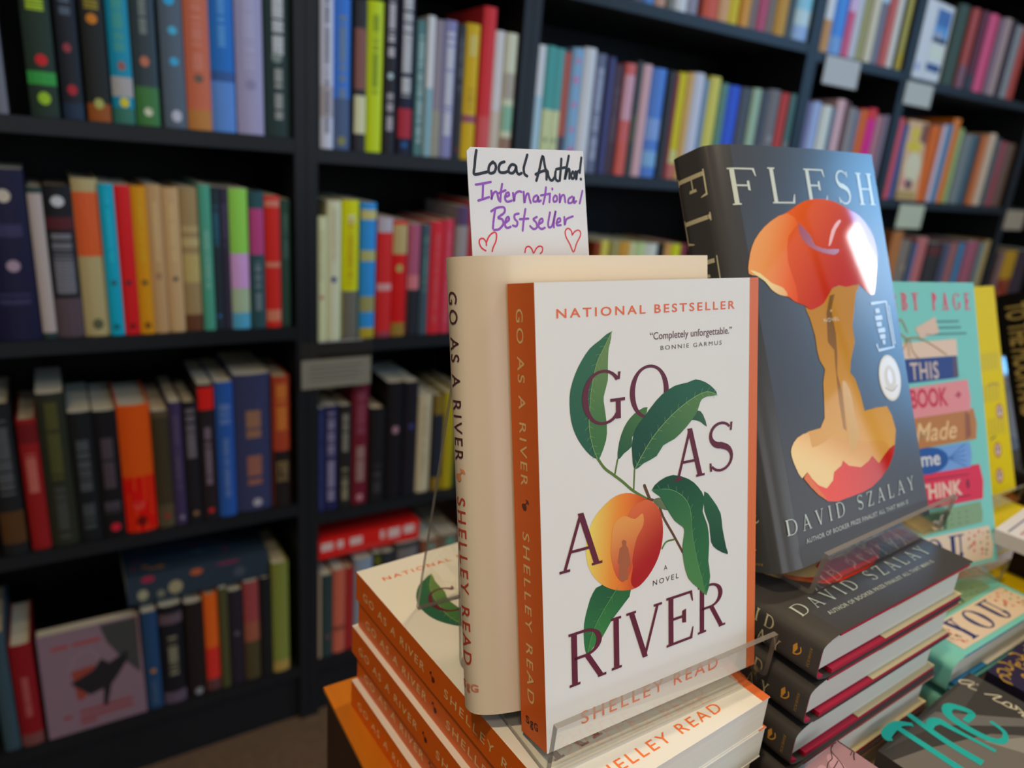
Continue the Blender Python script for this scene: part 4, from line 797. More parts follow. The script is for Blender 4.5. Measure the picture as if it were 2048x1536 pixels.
def face_book(X0, X1, H, z, label, group, row, gain):
    w = X1-X0; T = .022 if row != 'D0' else .03
    if row == 'D0': t = thing('shelf_book', label, 'book', (X0+.004, SPINE_Y+.003, z+.0006), (0, 0, math.radians(6)), group=group)
    else: t = thing('shelf_book', label, 'book', (X0, SPINE_Y+.001, z+.0022), (-math.radians(4), 0, math.radians(0)), group=group)
    b = MB(); base = {'L4': '665058', 'D1': 'b0805c', 'D0': 'b8b4b2'}[row]
    cov = mat(base, .4, .35, gain)
    b.sheet([(w, T), (0, T), (0, 0), (w, 0)], 0, H, .0006, cov)
    P = Print(b, lambda u, v, l: (u/1000, -l, v/1000), gain=gain); W, HH = w*1000, H*1000
    if row == 'L4':
        P.poly([(.60*W, HH*.98), (W*.97, HH*.98), (W*.97, HH*.42), (.80*W, HH*.60), (.66*W, HH*.8)], '2c2c2a', 1)
        P.rect(.12*W, .28*W, HH*.84, HH*.87, '7a2c26', 2); P.rect(.32*W, .6*W, HH*.84, HH*.87, '7a2c26', 2)
        P.stroke([(.27*W, HH*.62), (.34*W, HH*.74), (.5*W, HH*.76), (.57*W, HH*.64)], 3, '6c5a5a', 2)
        P.poly([(.28*W, HH*.60), (.52*W, HH*.62), (.40*W, HH*.32), (.32*W, HH*.30)], '6e2c20', 2)
        P.poly([(.26*W, HH*.49), (.36*W, HH*.52), (.5*W, HH*.57), (.58*W, HH*.66), (.66*W, HH*.60), (.86*W, HH*.68), (.84*W, HH*.58), (.74*W, HH*.46), (.66*W, HH*.38), (.60*W, HH*.18), (.56*W, HH*.20), (.58*W, HH*.36), (.44*W, HH*.33), (.34*W, HH*.42)], '141114', 3)
        P.rect(.16*W, .24*W, HH*.15, HH*.18, '6c2824', 2); P.rect(.32*W, .86*W, HH*.17, HH*.2, '6c2824', 2); P.rect(.32*W, .86*W, HH*.11, HH*.14, '6c2824', 2); P.rect(.32*W, .48*W, HH*.06, HH*.09, '6c2824', 2)
    elif row == 'D1':
        P.ellipse(.42*W, .84*HH, .2*W, .09*HH, 'b08c18', 1); P.ellipse(.45*W, .68*HH, .38*W, .07*HH, 'b08c18', 2)
        P.poly([(.72*W, HH*.98), (W*.98, HH*.98), (W*.98, HH*.72), (.66*W, HH*.76)], '5c3020', 1)
        P.ellipse(.55*W, .42*HH, .38*W, .2*HH, 'c89878', 1); P.ellipse(.48*W, .2*HH, .15*W, .07*HH, '3c2028', 2); P.rect(.02*W, .92*W, .02*HH, .1*HH, '80682c', 2); P.ellipse(.2*W, .22*HH, .1*W, .05*HH, 'b05a5c', 2)
    else:
        a = .42*W
        P.rect(a, .93*W, HH*.72, HH*.93, '3a5c88', 1); P.rect(a, .93*W, HH*.55, HH*.72, '4c7ca4', 2); P.ellipse(.62*W, .6*HH, .14*W, .05*HH, '8c8c98', 3); P.rect(a, .93*W, HH*.51, HH*.57, '1c2838', 4)
        P.rect(a, .93*W, HH*.3, HH*.48, 'bcbaa4', 1); P.rect(a, .93*W, HH*.14, HH*.24, '2a4468', 1)
        P.rect(.05*W, .2*W, .1*HH, .2*HH, '8488a4', 1); P.rect(.37*W, .385*W, 0, HH, '86868a', 1)
    b.build('cover', t)
    q = MB(); q.box(.001, w-.0008, .001, T-.001, 0, H, PGS); q.build('page_block', t)
    return t
for row, d in ROWS.items():
    grp = 'books on the %s of the %s' % ROWN[row]; u = UNITS[row[0]]; lo, hi = u[0]+PT+.0005, u[1]-PT-.0005
    px = lo
    for i, (kind, X0, X1, H, col, desc, acc) in enumerate(d['books']):
        X0 = max(X0, px); X1 = min(X1, hi)
        if i+1 < len(d['books']): X1 = min(X1, max(X0+.006, d['books'][i+1][1]-.0004))
        px = X1+.0004
        lab = shelf_label(desc, row)
        if kind in 'FA': face_book(X0, X1, H, d['z'], lab, grp, row, d['gain']); continue
        hard = ('hardback' in desc) or R0.random() < .3
        spine_book(X0, X1, H, col, acc, d['z'], lab, grp, d['gain'], R0.uniform(.130, .155), hard, R0.choice((.4, .5, .55)))

# books lying across the tops of the bottom rows
def lying_spine(name, label, x0, x1, z, T, col, acc, gain, rot, dy=.01):
    L = x1-x0; t = thing(name, label, 'book', (x0, SPINE_Y+dy, z), (0, -rot, 0), group='books lying across the tops of the bottom rows')
    b = MB(); cov = mat(col, .35, .4, gain)
    b.prism([(0, 0), (0, T), (.14, T), (.14, T-.0012), (.0012, T-.0012), (.0012, .0012), (.14, .0012), (.14, 0)], 0, L, 'x', cov)
    P = Print(b, lambda u, v, l: (u/1000, -l, v/1000), gain=gain)
    for a in acc: P.ellipse(a[0]*L*1000, a[1]*T*1000, a[2]*T*1000, a[3]*T*1000, a[4], 1 if len(a) < 6 else a[5]) if a[-1] != 'r' else P.rect(a[0]*L*1000, a[2]*L*1000, a[1]*T*1000, a[3]*T*1000, a[4], 2)
    P2 = Print(b, lambda u, v, l: (u/1000, v/1000, T+l), gain=gain)
    if col == '24303a':
        for k in range(14): P2.ellipse(R0.uniform(10, L*1000-10), R0.uniform(8, 120), R0.uniform(4, 9), R0.uniform(3, 7), R0.choice(('5a2430', '2c4a40', '6a4a30', '30383c')), 1)
    b.build('cover', t); q = MB(); q.box(.001, L-.001, .002, .137, .0014, T-.0014, pages_mat('c9c0aa', axis=2)); q.build('page_block', t)
lying_spine('shelf_book', 'dark navy flowered book lying flat across the bottom row, left bookcase', .052, .285, -.7835, .052, '24303a',
    [(.1, .3, .16, .2, '8a8468'), (.32, .35, .22, .25, '8a8060'), (.14, .85, .2, .12, '8a2038'), (.47, .75, .2, .12, 'a04c28'), (.7, .85, .4, .06, '6a2040'), (.78, .4, .2, .2, '3c4048'), (.22, .22, .12, .14, '6c6854')], 1.5, 0)
lying_spine('shelf_book', 'bright red book with white capitals lying across bottom row, narrow left bookcase', .379, .592, -.7775, .042, 'b01410',
    [(.03, .4, .14, .8, 'a08880', 'r'), (.18, .4, .24, .8, 'a08880', 'r'), (.30, .4, .42, .8, 'a08880', 'r'), (.60, .4, .64, .85, 'a08880', 'r'), (.68, .35, .80, .85, 'a08880', 'r'), (.84, .4, .95, .85, 'a08880', 'r'), (.2, .12, .8, .2, '903028', 'r')], 2.4, 0)

# shelf tags and the sign holder
def shelf_tag(label, x, z, w, h, col, gain, lines=0, zt=None):
    t = thing('shelf_tag', label, 'shelf tag', (x, WALL_Y-.0035, z), group='paper tags on the shelf edges')
    b = MB(); b.box(0, w, 0, .0012, 0, h, mat(col, .7, .2, gain)); b.build('card', t)
    c = MB(); c.box(-.002, w+.002, -.0014, -.0002, -.002, h+.002, acrylic_mat()); c.box(-.002, w+.002, .0013, .0025, -.002, h+.002, acrylic_mat()); c.build('acrylic_sleeve', t)
shelf_tag('white card tag hanging from the highest shelf, narrow right bookcase', 1.590, .2225, .135, .062, 'c0c2c8', 2.3)
shelf_tag('cream card tag under the highest shelf, far right bookcase', 1.938, .2125, .128, .056, 'b8b0a0', 2.2)
shelf_tag('cream card tag under the second shelf, far right bookcase', 2.040, -.1095, .128, .066, 'b4a88e', 2.2)
shelf_tag('tan card tag at the right edge of the frame, edge bookcase', 2.664, -.1025, .128, .062, '94806a', 2.0)
t = thing('sign_holder', 'clear acrylic shelf sign holder with a grey printed card, narrow left bookcase', 'sign holder', (.345, WALL_Y-.003, -.337))
b = MB(); b.box(0, .126, 0, .0012, -.082, -.030, mat('9a9484', .7, .2, 1.3)); P = Print(b, lambda u, v, l: (u/1000, -l, v/1000))
for i in range(4): P.rect(14, 110-8*(i % 2), -44-8*i, -42-8*i, '74706a', 1)
b.build('card', t)
b = MB(); b.box(-.002, .128, -.0016, -.0003, -.086, .002, acrylic_mat()); b.build('acrylic_pocket', t)
b = MB(); b.box(.03, .110, -.0016, .001, .0012, .0032, mat('b8b8b4', .3, .4, 1.2)); b.build('clip', t)

# ================================================================== TABLE
M_wood = bpy.data.materials.new('orange_oak'); M_wood.use_nodes = True
n = M_wood.node_tree.nodes; L_ = M_wood.node_tree.links; bs = n['Principled BSDF']
tc = n.new('ShaderNodeTexCoord'); mp = n.new('ShaderNodeMapping'); mp.inputs['Scale'].default_value = (22, 2.2, 22)
nz = n.new('ShaderNodeTexNoise'); nz.inputs['Scale'].default_value = 3; nz.inputs['Detail'].default_value = 8; nz.inputs['Distortion'].default_value = .6
cr = n.new('ShaderNodeValToRGB'); cr.color_ramp.elements[0].color = (.42, .115, .006, 1); cr.color_ramp.elements[1].color = (.70, .225, .012, 1)
L_.new(tc.outputs['Object'], mp.inputs['Vector']); L_.new(mp.outputs['Vector'], nz.inputs['Vector']); L_.new(nz.outputs['Fac'], cr.inputs['Fac']); L_.new(cr.outputs['Color'], bs.inputs['Base Color'])
bs.inputs['Roughness'].default_value = .35
TZ = -.352
t = thing('display_table', 'orange brown wooden display table carrying the book stacks', 'table', (.75, .12, FLOOR))
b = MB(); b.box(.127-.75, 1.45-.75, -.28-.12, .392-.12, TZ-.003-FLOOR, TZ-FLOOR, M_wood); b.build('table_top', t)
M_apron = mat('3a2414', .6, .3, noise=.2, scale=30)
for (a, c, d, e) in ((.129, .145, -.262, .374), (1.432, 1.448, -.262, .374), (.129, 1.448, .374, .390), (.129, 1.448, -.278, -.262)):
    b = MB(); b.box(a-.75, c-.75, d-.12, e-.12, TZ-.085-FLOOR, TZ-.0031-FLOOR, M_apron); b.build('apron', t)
for lx in (.147, 1.395):
    for ly in (-.26, .337):
        b = MB(); b.box(lx-.75, lx+.035-.75, ly-.12, ly+.035-.12, 0, TZ-.0034-FLOOR, mat('8a8680', .5, .3)); b.build('leg', t)

# ================================================================== EASELS
def easel(label, loc, yaw, prof, width, th=.003):
    """bent clear sheet: lip, ledge, back panel, rear leg; prof = (y, z) points"""
    t = thing('book_easel', label, 'book easel', loc, (0, 0, yaw), group='clear acrylic easels on the table')
    # soften the bends
    q = [prof[0]]
    for i in range(1, len(prof)-1):
        a, b_, c = Vector(prof[i-1]), Vector(prof[i]), Vector(prof[i+1]); r = .004
        p0 = b_+(a-b_).normalized()*r; p1 = b_+(c-b_).normalized()*r
        for k in range(5):
            s = k/4; q.append(tuple((1-s)**2*p0+2*s*(1-s)*b_+s*s*p1))
    q.append(prof[-1])
    n = len(q); nr = []
    for i in range(n):
        d = (Vector(q[min(n-1, i+1)])-Vector(q[max(0, i-1)])).normalized(); nr.append(Vector((-d.y, d.x)))
    inn = [Vector(q[i])+nr[i]*th for i in range(n)]
    ring = [tuple(p) for p in q]+[tuple(p) for p in reversed(inn)]; N = len(ring)
    b = MB(); v = [(x, p[0], p[1]) for x in (0, width) for p in ring]
    b.add(v, [(i, i+1, N+i+1, N+i) for i in list(range(n-1))+list(range(n, N-1))], acrylic_mat())
    b.add(v, [(n-1, n, N+n, N+n-1), (N-1, 0, N, 2*N-1)], acrylic_edge_mat())
    for o in (0, N): b.add([v[o+i] for i in range(N)], [(i, i+1, N-2-i, N-1-i) for i in range(n-1)], acrylic_edge_mat())
    b.build('bent_sheet', t)
    return t

# ================================================================== PAPERBACK with the peach branch
WHITE = 'd6d5d0'; ORANGE = 'd05a14'
GG = 1.15
def graded(c0, c1, p0, p1):
    a, b_ = lin(c0), lin(c1); d = Vector(p1)-Vector(p0); L2 = d.length_squared
    def g(u, v):
        s = max(0, min(1, (Vector((u, v))-Vector(p0)).dot(d)/L2)); s = s*s*(3-2*s)
        return [min(.85, (x*(1-s)+y*s)*1.1) for x, y in zip(a, b_)]
    return g
def peach_grad(u, v):
    # yellow shoulder left, orange belly, red cheek right
    s = (u-23)/34; w = (v-64)/46
    k = max(0, min(1, s*.9+(.25-.5*(w-.45))*.35)); y, o, r = lin('f2d668'), lin('ee8a34'), lin('b8281c')
    c = [a*(1-k/.5)+b_*(k/.5) for a, b_ in zip(y, o)] if k < .5 else [a*(1-(k-.5)/.5)+b_*((k-.5)/.5) for a, b_ in zip(o, r)]
    return [min(.85, x*1.15) for x in c]
def veins(P, leaf, mid, h, layer, n=7):
    pts = smooth_line(mid, 6); P.stroke(mid, .45, h, layer)
def go_front(P, W, H):
    MAR = '5c1c30'
    P.rect(W-6.3, W, 0, H, 'd88068' if False else 'd06a38', 0)
    D = ART
    lf = [('leaf3', '2c5a3e', '46703c'), ('leaf4', '2a5440', '3c6444'), ('leaf6', '1f4a36', '2c6040'), ('leaf8', '56664a', '6a7a56'), ('leaf1', '2a5c48', '35684a')]
    for k in ('st1', 'st2', 'st3', 'st5', 'st6'): P.stroke(D[k], .9 if k in ('st2', 'st3', 'st6') else 1.3, '55702e' if k in ('st1', 'st2', 'st3', 'st6') else '5a3c24', 1)
    P.stroke(D['st4'], 1.6, '5a3c24', 2)
    for k, a, b_ in lf:
        p = D[k]; ys = [q[1] for q in p]; xs = [q[0] for q in p]
        P.poly(p, a, 1, graded(a, b_, (min(xs), min(ys)), (max(xs), max(ys))), smooth=2)
    p = D['leaf1b']; P.poly(p, '5a7c48', 2, graded('3f7040', '6a8850', (40, 130), (42, 182)), smooth=2)
    P.serif('O', *LET['O'], MAR, 2, .125, .055)
    p = D['leaf2']; P.poly(p, '24503e', 3, graded('1e4a3a', '2c6048', (50, 120), (100, 160)), smooth=2)
    p = D['leaf2b']; P.poly(p, '4a7444', 4, graded('2f6040', '567e48', (52, 118), (98, 155)), smooth=2)
    p = D['leaf7']; P.poly(p, '2c6a3c', 1, graded('2f7040', '235838', (25, 40), (45, 66)), smooth=2)
    p = D['leaf7b']; P.poly(p, '35783f', 2, graded('3a8044', '2a6438', (25, 40), (45, 66)), smooth=2)
    P.poly(D['peach'], 'e08030', 2, peach_grad, smooth=3)
    P.poly(D['peachred'], 'c03020', 3, graded('d86a3c', 'a81c1c', (44, 100), (62, 74)), smooth=3)
    P.poly(D['peachwin'], 'd88844', 4, graded('e09a50', 'c84c34', (36, 98), (46, 68)), smooth=3)
    P.poly(D['girl'], 'a05a38', 5)
    p = D['leaf5']; P.poly(p, '1f5038', 4, graded('1c4c36', '2f6a40', (66, 110), (92, 60)), smooth=2)
    p = D['leaf5b']; P.poly(p, '3a7444', 5, graded('2c6440', '4a8048', (70, 108), (90, 62)), smooth=2)
    for q, h in ((D['leaf1b'][9:]+D['leaf1b'][:1], '7c9a5c'), (D['leaf2b'][:8], '7ca060'), (D['leaf5b'][:8], '6c9c60'), (D['leaf7b'][6:]+D['leaf7b'][:1], '5c9458')):
        P.stroke(q, .35, h, 5)
        m = smooth_line(q, 4)
        for i in range(2, len(m)-2, 2):
            d = (Vector(m[i+1])-Vector(m[i-1])).normalized(); nn = Vector((-d.y, d.x)); a = Vector(m[i])
            for sg in (1, -1): P.stroke([tuple(a), tuple(a+nn*sg*2.2+d*-1.6)], .14, h, 5, 0)
    for ch, k in (('G', 'G'), ('A', 'A1'), ('S', 'S'), ('A', 'A2'), ('R', 'R1'), ('I', 'I'), ('V', 'V'), ('E', 'E')): P.serif(ch, *LET[k], MAR, 6, .125, .052)
    P.serif('R', *LET['R2'], MAR, 3, .125, .052)
    P.text('NATIONAL BESTSELLER', 10.5, 116, 188.3, 3.9, 'd8643c', 2, 1.35, .012)
    P.text('“Completely unforgettable.”', 61.3, 114.2, 176.4, 3.4, '6a5058', 2, 1.0, .006)
    P.text('BONNIE GARMUS', 67.6, 107.1, 171.4, 2.0, '5c5458', 2, 1.35)
    P.text('A', 68.9, 71.1, 67.0, 2.4, '3c2c34', 2); P.text('NOVEL', 61.9, 78.4, 61.0, 2.7, '3c2c34', 2, 1.4)
    P.text('SHELLEY READ', 18.8, 105.4, 7.0, 6.2, 'e07038', 2, 1.3, .004)
def peach_icon(P, a, b_, s, h, layer=2):
    P.ellipse(a, b_-.2*s, .55*s, .55*s, h, layer); P.ellipse(a-.1*s, b_-.5*s, .4*s, .4*s, h, layer)
    P.stroke([(a-.5*s, b_+.1*s), (a-.9*s, b_+.5*s), (a-1.2*s, b_+.3*s)], .22*s, h, layer); P.ellipse(a-.9*s, b_+.75*s, .38*s, .2*s, h, layer, rot=.6)
def go_spine(P, H, col, col2, c, cap, a0, a1, b0, b1, ic, sg, icol, dark):
    # a = distance from the head along the spine
    P.text('GO AS A RIVER', a0, a1, c-cap/2, cap, col, 2, 1.3, .004)
    peach_icon(P, ic, c, cap*.55, icol)
    P.text('SHELLEY READ', b0, b1, c-cap/2, cap, col2, 2, 1.3, .004)
    # publisher's mark runs across the spine
    f0 = P.f
    Print(P.mb, lambda u, v, l: f0(sg-v, c+u, l), step=P.step, gain=P.gain, kw=P.kw).text('S', -5, -2, -1.6, 3.6, dark, 2, 1.0, .03)
    Print(P.mb, lambda u, v, l: f0(sg-v, c+u, l), step=P.step, gain=P.gain, kw=P.kw).text('g', -1.5, 1.2, -1.6, 4.2, dark, 2, 1.0, .03)
    Print(P.mb, lambda u, v, l: f0(sg-v, c+u, l), step=P.step, gain=P.gain, kw=P.kw).text('G', 1.7, 5, -1.6, 3.6, dark, 2, 1.0, .03)
M_white = mat(WHITE, .45, .3, GG); M_or = mat(ORANGE, .4, .35, 1.0)
def paperback(label, loc, rot, W, H, T, group):
    t = thing('paperback_book', label, 'book', loc, rot, group=group)
    th = .0005
    b = MB()
    b.sheet([(W, T), (0, T), (0, 0), (W, 0)], 0, H, th, M_white)
    P = Print(b, lambda u, v, l: (u/1000, -l, v/1000), gain=GG, kw=dict(rough=.45, spec=.3)); go_front(P, W*1000, H*1000)
    S = Print(b, lambda a, c, l: (-l, T-c/1000, H-a/1000), gain=1.0, kw=dict(rough=.42, spec=.35))
    S.rect(0, H*1000, 0, T*1000, 'e2640c', 0)
    go_spine(S, H*1000, 'f0cc90', 'f0cc90', T*1000*.44, 5.4, 10.5, 86, 106.6, 185.3, 95.4, 194.8, '5a1c1c', '301416')
    K = Print(b, lambda u, v, l: (u/1000, T+l, v/1000), gain=GG); K.rect(0, 4, 0, H*1000, ORANGE, 0)
    b.build('cover', t)
    q = MB(); q.box(th+.0002, W-.0006, th+.0001, T-th-.0001, .0004, H-.0004, pages_mat('e2dccb', 1.1)); q.build('page_block', t)
    return t
gx = Vector((.16102743, .19211451, -.24600287))
E_YAW, E_LEAN = -.00931204, .21472693
RF = lean_rot(E_YAW, E_LEAN); MF = RF.to_matrix()
stand_go = paperback('white paperback with a peach branch and orange spine, standing in front on easel', gx, RF, .133, .203, .0205, 'books displayed on the table')

# stack of the same paperback
SZ = TZ; ST = .0197
PB_LAB = ['bottom paperback of the orange-spined stack, lying on the wooden table', 'fourth paperback from the top of the orange-spined stack',
    'third paperback from the top of the orange-spined stack', 'second paperback from the top of the orange-spined stack',
    'topmost peach-covered paperback of the orange-spined stack, under the easel']
head = Vector((.1407, .3704, 0)); H_ = .2055
offs = [(-.0028, -.002, .070), (.001, -.002, .078), (-.0018, .001, .072), (.0015, -.001, .077), (0, 0, .074)]
proto = None
for i in range(5):
    dx, dy, yw = offs[i]; nrm = Vector((-math.sin(yw), math.cos(yw), 0)); p = head+Vector((dx, dy, 0))-nrm*H_
    loc = (p.x, p.y, SZ+ST*(i+1)); rot = lie_rot(yw)
    if proto is None: proto = paperback(PB_LAB[i], loc, rot, .1346, H_, ST-.0002, 'stack of orange-spined paperbacks')
    else: copy_thing(proto, loc, rot, PB_LAB[i])

# ================================================================== HARDCOVERS
def sup(y, T, depth=.016, c=-.002, p=7): return c+depth*abs(2*y/T-1)**p
def hardcover(name, label, loc, rot, W, H, T, jacket, board, flapc, group, fout=None, front=None, spine=None, pgain=1.0, step=7., jrough=.3, jspec=.5, c=-.002, depth=.016, p=7):
    t = thing(name, label, 'book', loc, rot, group=group)
    J = mat(jacket, jrough, jspec, 1.0, 0.0); B = mat(board, .5, .3); Fm = mat(flapc, .6, .2)
    n = 20; ys = [T/2*(1-math.cos(math.pi*k/n)) for k in range(n+1)]
    m = 10; xs = [.0145+(W-.0145)*k/m for k in range(m+1)]
    fo = fout or (lambda s, t_: 0.0)
    line = [(x, T) for x in reversed(xs)]+[(sup(y, T, depth, c, p), y) for y in reversed(ys)]+[(x, 0) for x in xs]
    def warp(x, y, z):
        k = max(0., 1-y/(T*.6)); return (x, y-k*fo(max(0, x)/W, z/H), z)
    b = MB(); b.sheet(line, 0, H, .00025, J, rows=12, fn=warp)
    # flaps folded inside the boards
    for y0 in (.0033, T-.0036): b.box(W*.42, W-.0004, y0, y0+.0003, .0006, H-.0006, Fm)
    def yfront(x):
        if x >= .0135: return 0.0
        return T/2*(1-min(1, max(0, (x-c)/depth))**(1/p))
    if front:
        gl = (jrough == GL_R)
        Pf = Print(b, lambda u, v, l: (u/1000, yfront(u/1000)-fo(u/1000/W, v/1000/H)-l-.0001, v/1000), step=step, kw=dict(rough=jrough, spec=jspec, gloss=gl)); front(Pf, W*1000, H*1000)
    if spine:
        Ps = Print(b, lambda a, q, l: (sup(T-q/1000, T, depth, c, p)-l-.0001, T-q/1000, H-a/1000), step=4., kw=dict(rough=jrough, spec=jspec)); spine(Ps, H*1000, T*1000)
    b.build('dust_jacket', t, smooth=True)
    q = MB()
    q.sheet([(x, .0031) for x in (W-.0012, .08, .04, .0145)], .0008, H-.0008, .0025, B, rows=10, fn=warp)
    q.box(.0145, W-.0012, T-.0031, T-.0006, .0008, H-.0008, B)
    sp = [(sup(y, T, depth, c, p)+.0006, y) for y in ys if .0012 < y < T-.0012]
    q.sheet(list(reversed(sp)), .0008, H-.0008, .0018, B)
    q.build('cover_boards', t)
    g = MB(); pg = [(sup(y, T, depth, c, p)+.004, y) for y in ys if .0036 < y < T-.0036]
    pr = [(W-.005, .0037)]+[(max(a, .004), max(.0037, min(T-.0037, y))) for a, y in pg]+[(W-.005, T-.0037)]
    g.prism(pr, .004, H-.004, 'z', pages_mat('cfcdbf', pgain)); g.build('page_block', t)
    return t

# --- the cream hardcover behind the paperback
def hc_spine(P, H, T):
    go_spine(P, H, '4a1c20', 'b8402c', T*.56, 6.0, 14.5, 88.5, 105, 183.5, 96, 194, 'd88a58', 'c87858')
def hc_front(P, W, H):
    P.text('GO AS A RIVER', 20, 120, 150, 9, '6a3038', 2)
back = MF @ Vector((0, 1, 0)); upv_ = MF @ Vector((0, 0, 1)); xax = MF @ Vector((1, 0, 0))
HT = .029
loc = gx+back*.0222+upv_*.0086+xax*(-.0100)
hardcover('hardcover_book', 'cream jacketed hardcover standing on the easel behind the front paperback', loc, RF, .1310, .2065, HT, 'd9c9b0', '8a3a24', 'd8c8ae', 'books displayed on the table',
    spine=hc_spine, jrough=.3, jspec=.6, c=-.009, depth=.020, p=2.6)
# --- handwritten card tucked into the hardcover
t = thing('handwritten_card', 'white index card hand-lettered Local Author, tucked behind the cream hardcover', 'card', gx, RF)
b = MB(); y0 = .0524
CX = lambda u: u
b.prism([(CARD[3][0]/1000, .170), (CARD[3][0]/1000, CARD[3][1]/1000), (CARD[0][0]/1000, CARD[0][1]/1000-.002), (CARD[0][0]/1000+.002, CARD[0][1]/1000), (CARD[1][0]/1000, CARD[1][1]/1000), (CARD[2][0]/1000, CARD[2][1]/1000), (CARD[2][0]/1000, .170)], y0, y0+.0005, 'y', mat('d2d4d8', .6, .25, 1.1))
P = Print(b, lambda u, v, l: (u/1000, y0-l, v/1000), gain=1.0)
for s in HAND['K']: P.stroke(s, 1.35, '20242c', 1, 5)
for s in HAND['P']: P.stroke(s, 1.1, '9050b8', 1, 5)
for s in HAND['R']: P.stroke(s, .75, 'd83a48', 1, 5)
b.build('card_sheet', t)
easel('clear acrylic easel holding the paperback and cream hardcover', (.1586, 0, 0), 0, [(.1845, -.2250), (.1858, -.2535), (.268, -.2535), (.2905, -.100), (.3185, -.2532)], .141, .0028)

# --- dark hardcover with the apple core
DK = '413f3e'
def fl_out(s, t_): return .0042-.0039*(1-s)*t_+.0071*s*t_+.0059*s*(1-t_)+.002*math.sin(math.pi*min(1, s))*t_
def flesh_front(P, W, H):
    k = W/147.6; S = lambda pts: [(u*k, v) for u, v in pts]; D = ART; LT = 'c9cfc0'
    for ch, (a, c, d, e) in FLET.items(): P.serif(ch, a*k, c*k, d, e, LT, 1, .15, .045)
    def gr(c0, c1, p0, p1): return graded(c0, c1, (p0[0]*k, p0[1]), (p1[0]*k, p1[1]))
    P.poly(S(D['appletop']), 'd04a24', 2, gr('e06028', 'b81e04', (40, 200), (95, 145)), smooth=2)
    P.poly(S(D['appleleft']), 'e08a58', 3, gr('f09a5c', 'dc4810', (20, 180), (62, 160)), smooth=2)
    P.poly(S(D['applebite']), 'e8cc8c', 4, gr('ecd29a', 'e08a50', (20, 160), (56, 145)), smooth=2)
    P.poly(S(D['appledent']), 'a02408', 4, smooth=2); P.poly(S(D['applehi']), 'e49060', 4, smooth=2)
    P.poly(S(D['core']), 'b8863c', 2, gr('b8802c', 'd49c44', (70, 140), (70, 40)))
    P.poly(S(D['corelt']), 'dcb478', 3, gr('ecc484', 'd09440', (60, 36), (75, 62)), smooth=2)
    P.poly(S(D['coredk']), '7c5a28', 3, gr('7a5626', 'a0702e', (75, 140), (80, 60)))
    P.poly(S(D['corehi']), 'd8a858', 3, smooth=2)
    P.poly(S(D['applered']), 'cc2c14', 5, gr('e03408', 'b81a02', (40, 30), (110, 50))); P.poly(S(D['appleor']), 'e07030', 6)
    P.text('A', 75.4*k, 77.6*k, 136.4, 1.6, 'd8c890', 6); P.text('NOVEL', 68.2*k, 83.1*k, 130.8, 2.3, 'd8c890', 6, 1.2)
    P.serif_text('DAVID SZALAY', 7*k, 134.3*k, 18.9, 27.4, 'b8c4bc', 6, .42, .14, .05)
    P.text('AUTHOR OF BOOKER PRIZE FINALIST ALL THAT MAN IS', 19.9*k, 124.5*k, 11.8, 2.6, 'a8b0a8', 6, 1.1, .02)
    # read-along sticker: bracket with a line of bold lettering
    P.stroke(S([(119.6, 138.8), (136.2, 139.1), (136.8, 109.7), (119.3, 109.2), (118.1, 112.7)]), 1.8, 'c4d0dc', 3, 0)
    P.stroke(S([(138.6, 136), (138.8, 112)]), 1.0, 'c4d0dc', 3, 0)
    for (a, c, d) in ((122.5, 127, 134), (121, 129, 129.5), (121.5, 127, 125.5), (122, 130, 121.5), (123, 129, 117.5), (125, 128, 114)): P.rect(a*k, c*k, d-1.5, d+1.3, 'c4d0dc', 3)
    P.ellipse(126.8*k, 91, 12.2*k, 14.6, 'd8c8a0', 3); P.ellipse(126.8*k, 91, 11*k, 13.2, 'e6dccc', 4); P.ellipse(126.8*k, 91, 6.4*k, 8, 'd4c4a4', 5); P.ellipse(126.8*k, 91.8, 2.6*k, 4.6, 'eae4dc', 6); P.stroke([(120*k, 85.6), (126.8*k, 82.6), (133.5*k, 85.6)], .9, 'b8a478', 6)
def flesh_spine(P, H, T):
    # letters stand in a column of capitals running down the spine
    cap = T*.5; c = T*.5; a = 12
    for ch, w in (('F', 15), ('L', 15), ('E', 15), ('S', 14), ('H', 18)):
        P.serif(ch, a, a+w, c-cap*.62, c+cap*.62, 'd0c8a4', 1, .13, .045); a += w+9
    P.serif_text('DAVID', 168, 208, T*.55, T*.55+7.2, 'd0c8a4', 1, .5, .13, .05)
    P.serif_text('SZALAY', 166, 214, T*.18, T*.18+7.2, 'd0c8a4', 1, .5, .13, .05)
    # small gold sail and the name running across the spine
    P.poly([(221.6, T*.5-3), (222.4, T*.5-2), (223.6, T*.5+1), (222.6, T*.5+4), (220.8, T*.5+1.2), (221.2, T*.5-1)], 'd8a040', 1)
    P.stroke([(225, T*.5+2.4), (225.5, T*.5), (223.8, T*.5-2.4), (221.6, T*.5-3)], .7, 'd8a040', 1)
    Q = Print(P.mb, lambda u, v, l: P.f(230.5+v, u, l), kw=P.kw, step=4.); Q.text('SCRIBNER', T*.3, T*.72, -.8, 1.5, 'b08840', 1, 1.3)
RFL = lean_rot(.07, .403)
GL = dict(jrough=GL_R, jspec=GL_S)
hardcover('hardcover_book', 'glossy dark hardcover with a red apple core, standing on the right easel', tuple(Vector((.3137, .1959, -.1999))+RFL.to_matrix() @ Vector((0, .0042, 0))), RFL, .1476, .235, .0300, DK, 'b01838', 'c8b890', 'books displayed on the table',
    fout=fl_out, front=flesh_front, spine=flesh_spine, **GL)
FT = .0271
